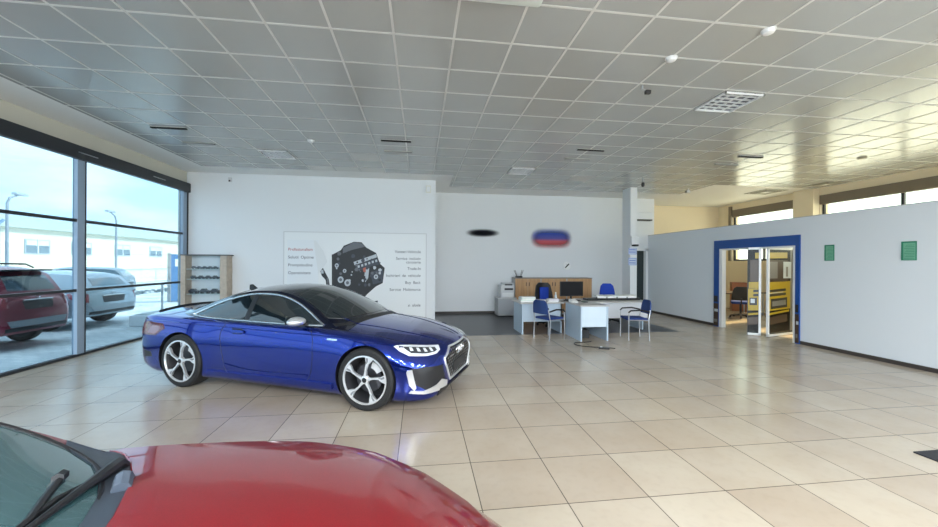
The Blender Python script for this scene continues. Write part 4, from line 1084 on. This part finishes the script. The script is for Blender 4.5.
P = C.patch('grille_badge', [(-.36, .535), (-.36, .56), (-.24, .56), (-.24, .535)], 'front', M_chrome, off=.012, parent=G, th=.004)
C.patch('plate_blank', [(-.26, .36), (-.26, .46), (.26, .46), (.26, .36)], 'front', M_dark, off=.02, th=.012, parent=G)
C.patch('front_splitter', [(-.6, .17), (-.6, .24), (.6, .24), (.6, .17)], 'front', M_black, off=.02, th=.02)
for sd in (-1, 1):
    C.line('hood_gap', [(2.13, .50), (1.9, .66), (1.5, .74), (1.0, .76), (.85, .765)], 'top', .0035, M_black, sd=sd, off=0)
    C.line('hood_crease', [(2.1, .30), (1.6, .43), (1.1, .50), (.80, .52)], 'top', .006, M_blue, sd=sd, off=0)
C.patch('cowl', [(x + .12, y) for (x, y) in [(.80, -.60), (.70, -.72), (.76, -.74), (.88, -.6), (.92, -.3), (.935, 0), (.92, .3), (.88, .6), (.76, .74), (.70, .72), (.80, .60), (.85, .3), (.86, 0), (.85, -.3)]], 'top', M_black, off=.003, th=.002)
C.patch('boot_spoiler', [(-2.18, -.62), (-2.28, -.56), (-2.31, 0), (-2.28, .56), (-2.18, .62), (-2.22, 0)], 'top', M_black, off=.022, th=.02)
b = MB()
b.prism([(-1.02, 1.25), (-1.18, 1.25), (-1.175, 1.325), (-1.15, 1.33)], -.02, .02, M_black, axes='xz'); b.build('roof_antenna', t)
C.patch('rear_diffuser', [(-.7, .28), (-.7, .40), (.7, .40), (.7, .28)], 'rear', M_black, off=.01)
for sd in (-1, 1):
    b = MB(); b.lathe([(.05, -2.33), (.062, -2.33), (.062, -2.15), (.05, -2.15)], M_chrome, 24, Matrix.Translation((0, sd * .58, .33)) @ Matrix.Rotation(-PI / 2, 4, 'Z'), axis='y', closed=True); b.build('exhaust_tip', t, smooth=True)

# ---------------- red car in the foreground
PR = dict(pw=2.0,
    zb=[(-2.2, .40), (-2.0, .25), (1.7, .20), (1.95, .22), (2.10, .34)],
    zt=[(-2.2, .85), (-2.15, 1.0), (-1.9, 1.06), (.3, 1.05), (.75, 1.035), (.9, 1.03), (1.2, 1.01), (1.45, .965), (1.65, .90), (1.82, .82), (1.97, .72), (2.10, .56)],
    zs=[(-2.2, .78), (-2.1, .92), (-1.6, .98), (.2, .97), (.65, .972), (1.0, .945), (1.25, .91), (1.43, .875), (1.56, .835), (1.70, .78), (1.83, .71), (1.95, .63), (2.10, .48)],
    wm=[(-2.2, .60), (-2.1, .78), (-1.8, .88), (-1.2, .90), (.65, .895), (1.25, .905), (1.45, .88), (1.6, .82), (1.75, .72), (1.87, .62), (1.98, .50), (2.06, .38), (2.10, .28)],
    ws=[(-2.2, .55), (-2.1, .70), (-1.8, .80), (-1.2, .82), (.65, .795), (1.0, .79), (1.25, .785), (1.43, .765), (1.56, .715), (1.68, .645), (1.80, .55), (1.90, .45), (2.0, .33), (2.10, .20)],
    gh=dict(
        zc=[(-2.15, .98), (-1.95, 1.15), (-1.7, 1.33), (-1.3, 1.42), (-.8, 1.465), (-.4, 1.46), (-.1, 1.44), (.3, 1.30), (.6, 1.145), (.84, 1.02), (.95, .95)],
        zr=[(-2.15, .96), (-1.95, 1.10), (-1.7, 1.27), (-1.3, 1.36), (-.8, 1.40), (-.4, 1.39), (-.1, 1.38), (.2, 1.265), (.45, 1.145), (.66, 1.0), (.8, .94), (.95, .92)],
        yr=[(-2.15, .66), (-1.5, .60), (-.8, .60), (-.2, .625), (.2, .66), (.45, .70), (.66, .755), (.95, .74)],
        yb=[(-2.15, .75), (-1.2, .79), (.3, .80), (.66, .79), (.95, .75)],
        zbelt=[(-2.15, .94), (-.5, .95), (.66, .955), (.95, .93)]))
for k_ in ('zb', 'zt', 'zs', 'wm', 'ws'): PR[k_] = [(1.43 + (x - 1.43) * 1.07 if x > 1.43 else x, v) for x, v in PR[k_]]
PR['ws'] = [(x, v + (.02 if x > 1.5 else 0)) for x, v in PR['ws']]; PR['wm'] = [(x, v + (.02 if x > 1.5 else 0)) for x, v in PR['wm']]
C = Car(PR, M_red)
th = R(14)
t = C.make('hatchback_car', 'red car in the foreground, its hood and windscreen filling the bottom edge', 'car', (-1.525, .535, 0), th, ax=1.28, wr=.31, arch=.345)
for x in (-1.28, 1.28):
    for sd in (-1, 1): wheel(t, x, sd * .77, .31, .20, sd, 'star')
M_wind = glass_mat('hatch_windscreen_glass', (.30, .42, .42), .9, opacity=.35, opcol=(.05, .10, .10))
yo = lambda x: C.yr(x) - .03
xw = [.58 - .66 * k / 9 for k in range(10)]
wind = [(x, yo(x)) for x in xw if x < .55] + [(-.13, .4), (-.145, 0), (-.13, -.4)] + [(x, -yo(x)) for x in reversed(xw) if x < .55] + [(.60, -.64), (.70, -.55), (.75, -.47), (.795, -.40), (.822, -.32), (.837, -.22), (.845, 0), (.840, .15), (.826, .265), (.804, .37), (.762, .48), (.70, .58), (.60, .655)]
Wn = C.patch('windscreen', wind, 'top', mat('teal_reflection_glass', (.04, .095, .105), .06, spec=.8, coat=1), bv=C.bvg, off=.006, res=.06)  # teal haze of reflections is painted into the glass colour
C.line('windscreen_seal', [(-.08, C.yr(-.08) - .035), (.2, yo(.2)), (.45, yo(.45)), (.60, .66), (.70, .59), (.765, .49), (.806, .375), (.828, .265), (.840, .15), (.847, 0), (.837, -.22), (.795, -.40), (.70, -.555), (.60, -.65)], 'top', .007, M_black, bv=C.bvg, off=.006)
cowl = [(.56, .755), (.66, .79), (.74, .72), (.80, .60), (.86, .45), (.90, .25), (.92, 0), (.90, -.25), (.86, -.45), (.80, -.60), (.74, -.72), (.66, -.79), (.56, -.755), (.60, -.65), (.70, -.55), (.75, -.47), (.795, -.40), (.822, -.32), (.837, -.22), (.845, 0), (.840, .15), (.826, .265), (.804, .37), (.762, .48), (.70, .58), (.60, .66)]
M_cowl = mat('cowl_plastic', (.035, .045, .06), .35)
CW = C.patch('cowl', cowl, 'top', M_cowl, off=.010, th=.01, res=.06)
hood = [(.66, .775), (.735, .70), (.79, .60), (.85, .45), (.89, .25), (.91, 0), (.89, -.25), (.85, -.45), (.79, -.60), (.735, -.70), (.66, -.775), (.9, -.765), (1.3, -.74), (1.55, -.66), (1.72, -.52), (1.82, -.32), (1.86, 0), (1.82, .32), (1.72, .52), (1.55, .66), (1.3, .74), (.9, .765)]
C.patch('hood', hood, 'top', M_red, off=.018, th=.016, res=.05)
C.line('hood_edge', [hood[0], hood[1], hood[2], hood[3], hood[4], hood[5], hood[6], hood[7], hood[8], hood[9], hood[10]], 'top', .003, M_red, off=.016, smooth=False)
for sd in (-1, 1):
    C.patch('side_window', [(.45, 1.03), (.15, 1.17), (-.15, 1.28), (-.4, 1.335), (-.45, 1.34), (-.48, .99), (.40, .99)], 'side', M_glassdark, sd=sd, bv=C.bvg, off=.004)
    C.patch('side_window', [(-.52, .99), (-.50, 1.345), (-.8, 1.355), (-1.3, 1.31), (-1.5, 1.2), (-1.55, 1.02)], 'side', M_glassdark, sd=sd, bv=C.bvg, off=.004)
    C.patch('headlight', [(.42, .52), (.44, .60), (.60, .66), (.78, .68), (.72, .60), (.55, .53)], 'fc', M_lampdark, sd=sd, off=.004, res=.04)
    C.line('door_gap', [(.55, .95), (.60, .6), (.5, .28)], 'side', .004, M_black, sd=sd, off=0)
    Mx = Matrix.Scale(sd, 4, Vector((0, 1, 0)))
    b = MB(); bm = bmesh.new(); bmesh.ops.create_icosphere(bm, subdivisions=3, radius=1)
    for v in bm.verts: c = v.co; v.co = Vector((.02 + c.x * .08, .95 + c.y * .09, 1.01 + c.z * .065))
    b._add(bm, M_red, Mx); mo = b.build('door_mirror', t, smooth=True); MB().box(.0, .06, .78, .90, .97, 1.0, M_black, Mx).build('mirror_arm', mo)
C.patch('grille', [(-.18, .42), (-.18, .54), (.18, .54), (.18, .42)], 'front', M_black, off=.006)
# wipers resting on the glass
def onglass(x, y, h):
    q, n = C.hit((x, y, 4), (0, 0, -1)); return q + Vector((0, 0, h))
b = MB(); b.tube([onglass(.775, .60, .01), onglass(.770, .57, .028), onglass(.772, .50, .028), onglass(.768, .40, .022), onglass(.765, .30, .018), onglass(.76, .10, .018), onglass(.75, -.1, .018)], [.016, .019, .018, .011, .009, .008, .007], M_black, 8); b.tube([onglass(.755, .46, .012), onglass(.742, .34, .012), onglass(.745, .2, .012), onglass(.74, -.15, .012)], .007, M_black, 6)
wa = b.build('wiper', t, smooth=True)
b = MB(); b.tube([onglass(.697, .460, .016), onglass(.703, .425, .018)], .014, M_black, 6)
b.tube([onglass(.70, .45, .014), onglass(.725, .335, .014), onglass(.747, .24, .014), onglass(.75, .0, .014)], .009, M_black, 6)
b.tube([onglass(.85, -.12, .03), onglass(.80, -.06, .045), onglass(.76, .02, .035), onglass(.75, .10, .022)], [.02, .016, .012, .010], M_black, 8)
b.build('wiper', t, smooth=True)
b = MB(); b.tube([onglass(.825, .475, .015), onglass(.835, .44, .03), onglass(.845, .40, .015)], .022, mat('washer_nozzle', (.07, .09, .12), .4), 8); b.build('cowl_vent', t, smooth=True)
for sd in (-1, 1): C.line('hood_gap', [(.66, .780), (.9, .771), (1.3, .746), (1.55, .668), (1.72, .528), (1.82, .33)], 'top', .004, mat('dark_red_gap', (.03, .002, .004), .6), sd=sd, off=.001)

# ---------------- cars outside
def wagon(P_, paint, name, label, loc, rz, H=1.0, group=None, rails=True, spoiler=True, plate=True):
    global C
    C = Car(P_, paint)
    t = C.make(name, label, 'car', loc, rz, group, ax=1.33, wr=.34, arch=.38)
    for x in (-1.33, 1.33):
        for sd in (-1, 1): wheel(t, x, sd * .79, .34, .21, sd, 'plain')
    return t
PW = dict(rcx=-1.4,
    zb=[(-2.2, .42), (-2.1, .30), (1.8, .24), (2.1, .30), (2.2, .40)],
    zt=[(-2.2, .80), (-2.17, .96), (-2.1, 1.02), (-1.8, 1.04), (.5, 1.04), (.95, 1.02), (1.5, .95), (1.9, .86), (2.1, .76), (2.2, .62)],
    zs=[(-2.2, .74), (-2.15, .88), (-2.0, .95), (-1.3, .96), (.6, .94), (1.3, .90), (1.8, .80), (2.05, .70), (2.2, .55)],
    wm=[(-2.2, .70), (-2.17, .79), (-2.1, .85), (-1.9, .90), (-1.3, .915), (0, .90), (1.3, .91), (1.7, .89), (1.95, .82), (2.1, .70), (2.2, .50)],
    ws=[(-2.2, .64), (-2.17, .72), (-2.1, .78), (-1.9, .83), (-1.3, .85), (0, .84), (1.3, .84), (1.7, .82), (1.95, .74), (2.1, .60), (2.2, .40)],
    gh=dict(
        zc=[(-2.15, .98), (-2.05, 1.20), (-1.95, 1.38), (-1.85, 1.50), (-1.6, 1.56), (-1.0, 1.60), (-.4, 1.60), (0, 1.54), (.4, 1.36), (.8, 1.12), (1.0, .98)],
        zr=[(-2.15, .96), (-2.05, 1.14), (-1.95, 1.31), (-1.85, 1.43), (-1.6, 1.49), (-1.0, 1.53), (-.4, 1.52), (0, 1.44), (.4, 1.24), (.7, 1.06), (1.0, .94)],
        yr=[(-2.15, .72), (-1.9, .64), (-1.2, .62), (-.3, .64), (.3, .68), (.7, .74), (1.0, .74)],
        yb=[(-2.15, .76), (-1.2, .81), (.3, .80), (1.0, .76)],
        zbelt=[(-2.15, .95), (-.5, .94), (1.0, .92)]))
def dress(t, rwin, lamps, plate_z, sw, rail=True, spo=True, plm=None, lampm=None):
    C.patch('rear_window', rwin, 'rear', mat('pale_rear_glass', (.08, .13, .16), .04, spec=1, coat=1), bv=C.bvg, off=.006)
    for sd in (-1, 1):
        L = C.patch('tail_light', [(p[0], p[1]) for p in lamps], 'rc', mat('rear_lamp_red', (.35, .02, .04), .2, coat=1), sd=sd, off=.006, res=.04)
        for w_ in sw: C.patch('side_window', w_, 'side', M_glassdark, sd=sd, bv=C.bvg, off=.004)
        if rail: b = MB(); b.tube([(-1.65, sd * .60, 1.53), (-1.5, sd * .62, 1.60), (-.3, sd * .63, 1.62), (-.12, sd * .63, 1.54)], .016, M_black, 6); b.build('roof_rail', t)
    C.patch('plate_recess', [(-.32, plate_z - .09), (-.36, plate_z + .07), (.36, plate_z + .07), (.32, plate_z - .09)], 'rear', M_dark, off=.004)
    C.patch('bumper_guard', [(-.62, .44), (-.70, .56), (.70, .56), (.62, .44)], 'rear', M_silverpl, off=.012, th=.01)
    C.patch('lower_bumper', [(-.70, .36), (-.72, .43), (.72, .43), (.70, .36)], 'rear', M_black, off=.012, th=.01)
    b = MB(); P = C.pts([(.05 * math.cos(2 * PI * j / 16), plate_z + .14 + .03 * math.sin(2 * PI * j / 16)) for j in range(16)], 'rear', off=.012, smooth=False); b.tube(P, .008, M_chrome, 6, closed=True); b.build('oval_badge', t, smooth=True)
    b = MB(); P = C.pts([(-.34, plate_z + .08), (0, plate_z + .085), (.34, plate_z + .08)], 'rear', off=.014); b.tube(P, .014, M_chrome2, 6); b.build('plate_trim', t)
    if spo:
        b = MB(); b.box(-2.02, -1.80, -.58, .58, 1.47, 1.50, M_dark, bev=.01); b.build('roof_spoiler', t)
M_silverpl = mat('silver_plastic', (.36, .40, .44), .4, metal=.3)
t = wagon(PW, M_redo, 'estate_car', 'dusty red estate car parked outside with its rear towards the glass', (-9.55, 8.30, -.02), PI); t.scale = (1, .82, 1)
dress(t, [(-.55, 1.10), (-.50, 1.38), (.50, 1.38), (.55, 1.10)], [(.50, .78), (.52, .98), (.62, 1.02), (.92, 1.0), (.90, .90), (.74, .80)], .84, [[(.35, 1.02), (.05, 1.30), (-.3, 1.42), (-.5, 1.43), (-.5, 1.02)], [(-.56, 1.02), (-.56, 1.44), (-1.2, 1.43), (-1.25, 1.02)], [(-1.3, 1.03), (-1.3, 1.42), (-1.65, 1.35), (-1.8, 1.08)]])
PW2 = dict(PW); PW2['gh'] = dict(PW['gh'])
PW2['gh']['zc'] = [(x, .98 + (z - .98) * .72) for x, z in PW['gh']['zc']]; PW2['gh']['zr'] = [(x, .96 + (z - .96) * .70) for x, z in PW['gh']['zr']]
for k in ('zt', 'zs'): PW2[k] = [(x, z * .93) for x, z in PW[k]]
PW2['gh']['zbelt'] = [(x, z * .95) for x, z in PW['gh']['zbelt']]
t = wagon(PW2, M_silver, 'hatchback_car', 'silver blue hatchback parked outside beyond the red estate car', (-10.1, 10.85, -.02), PI)
dress(t, [(-.52, 1.05), (-.47, 1.24), (.47, 1.24), (.52, 1.05)], [(.55, .66), (.55, .86), (.66, .92), (.90, .88), (.88, .78), (.74, .68)], .72, [[(.35, .98), (.05, 1.18), (-.3, 1.30), (-.5, 1.31), (-.5, .98)], [(-.56, .98), (-.56, 1.32), (-1.2, 1.31), (-1.3, .98)]], rail=False, spo=False)
t = wagon(PW2, M_teal, 'hatchback_car', 'dark teal car parked outside behind the silver blue hatchback', (-14.5, 17.2, -.02), R(200))
dress(t, [(-.52, 1.05), (-.47, 1.24), (.47, 1.24), (.52, 1.05)], [(.55, .66), (.55, .86), (.66, .92), (.90, .88), (.88, .78), (.74, .68)], .72, [[(.35, .98), (.05, 1.18), (-.3, 1.30), (-.5, 1.31), (-.5, .98)], [(-.56, .98), (-.56, 1.32), (-1.2, 1.31), (-1.3, .98)]], rail=False, spo=False)
t = wagon(PW, mat('white_car_paint', (.7, .74, .78), .3, coat=1), 'estate_car', 'pale estate car outside, seen over the roof of the red one', (-14.6, 12.4, -.02), PI)
dress(t, [(-.55, 1.10), (-.50, 1.38), (.50, 1.38), (.55, 1.10)], [(.50, .78), (.52, .98), (.62, 1.02), (.92, 1.0), (.90, .90), (.74, .80)], .84, [[(.35, 1.02), (.05, 1.30), (-.3, 1.42), (-.5, 1.43), (-.5, 1.02)], [(-.56, 1.02), (-.56, 1.44), (-1.2, 1.43), (-1.25, 1.02)]])

# ------------------------------------------------------------------ outside
M_facade = mat('cream_facade', (.80, .76, .62), .8, vary=.03); M_fascia = mat('grey_green_fascia', (.50, .56, .52), .6)
M_owin = mat('outdoor_window_glass', (.22, .28, .32), .1); M_owf = mat('outdoor_window_frame', (.42, .48, .54), .5); M_owc = mat('outdoor_curtain', (.75, .76, .76), .7)
t = thing('low_building', 'long low cream building with grey roof fascia across the yard', 'building', (-30, 20, 0))
MB().box(-8, 0, -8, 60, 0, 4.12, M_facade).build('facade', t)
MB().box(-8.4, .4, -8.4, 60.4, 4.12, 5.0, M_fascia).build('roof_fascia', t)
MB().box(-8, .05, -8, 60, 0, .35, mat('plinth_grey', (.6, .6, .58), .8)).build('plinth', t)
for y in (-6, -2.3, 1.1, 4.8, 8.4, 12.7, 16.6, 21.2, 26, 31, 36, 41):
    f = MB().box(0, .06, y, y + 1.95, 2.2, 3.32, M_owf).build('window', t)
    MB().box(.06, .07, y + .10, y + .90, 2.28, 3.24, M_owin).build('pane', f); MB().box(.06, .07, y + 1.05, y + 1.85, 2.28, 3.24, M_owin).build('pane', f)
    MB().box(.07, .075, y + .10, y + .90, 2.85, 3.24, M_owc).build('roller_blind', f); MB().box(.07, .075, y + 1.05, y + 1.85, 2.85, 3.24, M_owc).build('roller_blind', f)
    MB().box(.06, .085, y + .93, y + 1.02, 2.2, 3.32, M_owc).build('mullion', f)
def lamp_post(x, y, h, label, m=None, arm=.9, dy=1):
    m = m or M_pole
    t = thing('street_lamp', label, 'street lamp', (x, y, 0), 0, 'street lamps outside')
    MB().tube([(0, 0, 0), (0, 0, h - .5), (0, dy * .12, h - .2), (0, dy * arm * .6, h)], [.07, .055, .05, .04], m, 10).build('pole', t, smooth=True)
    b = MB(); b.box(-.12, .12, dy * arm * .6 - .25, dy * arm * .6 + .35, h - .02, h + .10, mat('lamp_head_grey', (.42, .47, .52), .4), bev=.03); b.build('lamp_head', t, smooth=True)
M_pole = mat('pole_grey', (.34, .38, .42), .5)
lamp_post(-20, 21.0, 4.95, 'grey street lamp seen left of the wide mullion, lamp above the crossbar')
lamp_post(-20, 27.6, 4.85, 'street lamp seen just right of the wide mullion', dy=-1)
lamp_post(-20, 34.9, 4.85, 'street lamp seen near the far end of the glass front', dy=-1)
t = thing('flag_pole', 'pair of slim blue poles outside at the far left', 'pole', (-20, 20.6, 0))
MB().tube([(0, 0, 0), (0, 0, 3.4), (0, .25, 3.62)], .07, mat('pole_blue', (.16, .28, .42), .4), 8).build('pole', t, smooth=True); MB().tube([(.3, -.5, 0), (.3, -.5, 3.6)], .05, MATS['pole_blue'], 8).build('pole', t, smooth=True)
t = thing('sign_totem', 'blue advertising totem outside near the corner of the showroom', 'sign', (-10.0, 17.2, 0), R(-25))
MB().box(-.08, .08, -.45, .45, 0, 1.95, mat('totem_blue', (.10, .22, .42), .4)).build('panel', t); MB().box(-.09, .09, -.48, -.45, 0, 2.0, M_steel).build('edge_strip', t); MB().box(-.09, .09, .45, .48, 0, 2.0, M_steel).build('edge_strip', t); MB().box(.081, .085, -.3, .3, 1.45, 1.75, M_paper).build('label_panel', t)
t = thing('kerb_planter', 'low white concrete box on the paving behind the silver car', 'planter', (-7.0, 10.75, -.02), R(0))
MB().box(-.35, .35, -.2, 1.3, 0, .28, mat('white_concrete', (.78, .82, .84), .8), bev=.02).build('box', t); MB().box(-.27, .27, -.12, 1.22, .28, .30, mat('planter_fill', (.5, .56, .58), .9, bump=1)).build('soil', t)
t = thing('bollard', 'thin grey post on the paving beyond the low white box', 'post', (-8.1, 13.0, -.02))
MB().tube([(0, 0, 0), (0, 0, .95)], .03, M_pole, 8).build('post', t, smooth=True); MB().lathe([(0, 0), (.08, 0), (.07, .04), (0, .04)], M_pole, 12).build('foot_plate', t, smooth=True)
# gravel bed as one thing of stuff
b = MB(); rr_ = random.Random(3)
for k in range(420):
    x = -14.5 + rr_.uniform(-.5, .5); y = rr_.uniform(16.2, 27); s_ = rr_.uniform(.05, .15)
    b.lathe([(0, 0), (s_, 0), (s_ * .7, s_ * .7), (0, s_ * .9)], M_gr1 if k % 3 else M_gr2, 6, Matrix.Translation((x, y, -.02))) if k else (globals().__setitem__('M_gr1', mat('gravel_dark', (.16, .20, .22), .9)), globals().__setitem__('M_gr2', mat('gravel_pale', (.5, .55, .57), .9)))
o = b.build('gravel'); o['kind'] = 'stuff'; o['label'] = 'strip of grey stones along the edge of the yard'; o['category'] = 'gravel'
t = thing('boundary_wall', 'low pale wall at the back of the yard in front of the cream building', 'wall', (-22, 20, 0))
MB().box(-.1, .1, -12, 45, 0, 1.0, mat('boundary_pale', (.75, .78, .78), .8)).build('wall_body', t); MB().box(-.14, .14, -12, 45, 1.0, 1.06, M_fascia).build('coping', t)

# ------------------------------------------------------------------ light
w = bpy.data.worlds.new('sky'); SC.world = w; w.use_nodes = True; nt = w.node_tree; nt.nodes.clear()
out = nt.nodes.new('ShaderNodeOutputWorld'); bg = nt.nodes.new('ShaderNodeBackground'); tc = nt.nodes.new('ShaderNodeTexCoord')
mp = nt.nodes.new('ShaderNodeMapping'); mp.inputs['Scale'].default_value = (1.2, 1.2, 3.5)
n = nt.nodes.new('ShaderNodeTexNoise'); n.inputs['Scale'].default_value = 1.8; n.inputs['Detail'].default_value = 7; n.inputs['Roughness'].default_value = .55
cr = nt.nodes.new('ShaderNodeValToRGB'); cr.color_ramp.elements[0].position = .42; cr.color_ramp.elements[0].color = (.56, .82, 1.0, 1); cr.color_ramp.elements[1].position = .62; cr.color_ramp.elements[1].color = (.96, 1.0, 1.03, 1)
nt.links.new(tc.outputs['Generated'], mp.inputs[0]); nt.links.new(mp.outputs[0], n.inputs['Vector']); nt.links.new(n.outputs['Fac'], cr.inputs[0]); nt.links.new(cr.outputs[0], bg.inputs[0])
bg.inputs[1].default_value = SKY; nt.links.new(bg.outputs[0], out.inputs[0])
sun = bpy.data.lights.new('sun', 'SUN'); sun.energy = SUN; sun.angle = R(2.0); sun.color = (1, .88, .68)
so = bpy.data.objects.new('sun', sun); COL.objects.link(so)
d = Vector((-math.cos(R(43)) * .96, -math.cos(R(43)) * .28, -math.sin(R(43)))); so.rotation_euler = d.to_track_quat('-Z', 'Y').to_euler()
# added ceiling lamps behind the camera, unseen, to brighten the interior
for k, (x, y) in enumerate([(x, y) for x in (-4, -1.6, .8, 3.2, 5.6) for y in (-5.1, -3.6, -2.1)]):
    t = thing('ceiling_light', 'added fill light in the unseen front half of the hall', 'ceiling light', (x, y, CH - .012), 0, 'added fill lights behind the camera')
    MB().box(-.28, .28, -.28, .28, -.012, .002, mat('fill_lamp_pan', (.8, .8, .8), .4)).build('frame', t)
    l = bpy.data.lights.new('lamp', 'AREA'); l.shape = 'SQUARE'; l.size = .55; l.energy = FILL_LAMP; l.color = (.90, .95, 1)
    lo = bpy.data.objects.new('lamp', l); COL.objects.link(lo); lo.location = (x, y, CH - .03)
SC.view_settings.view_transform = 'Standard'; SC.view_settings.look = 'None'; SC.view_settings.gamma = 1; SC.view_settings.use_curve_mapping = False
SC.view_settings.exposure = EXPO
cy = SC.cycles
cy.use_denoising = True; cy.max_bounces = 10; cy.diffuse_bounces = 6; cy.glossy_bounces = 5; cy.transparent_max_bounces = 12; cy.sample_clamp_indirect = 8
try: cy.denoiser = 'OPENIMAGEDENOISE'
except Exception: pass
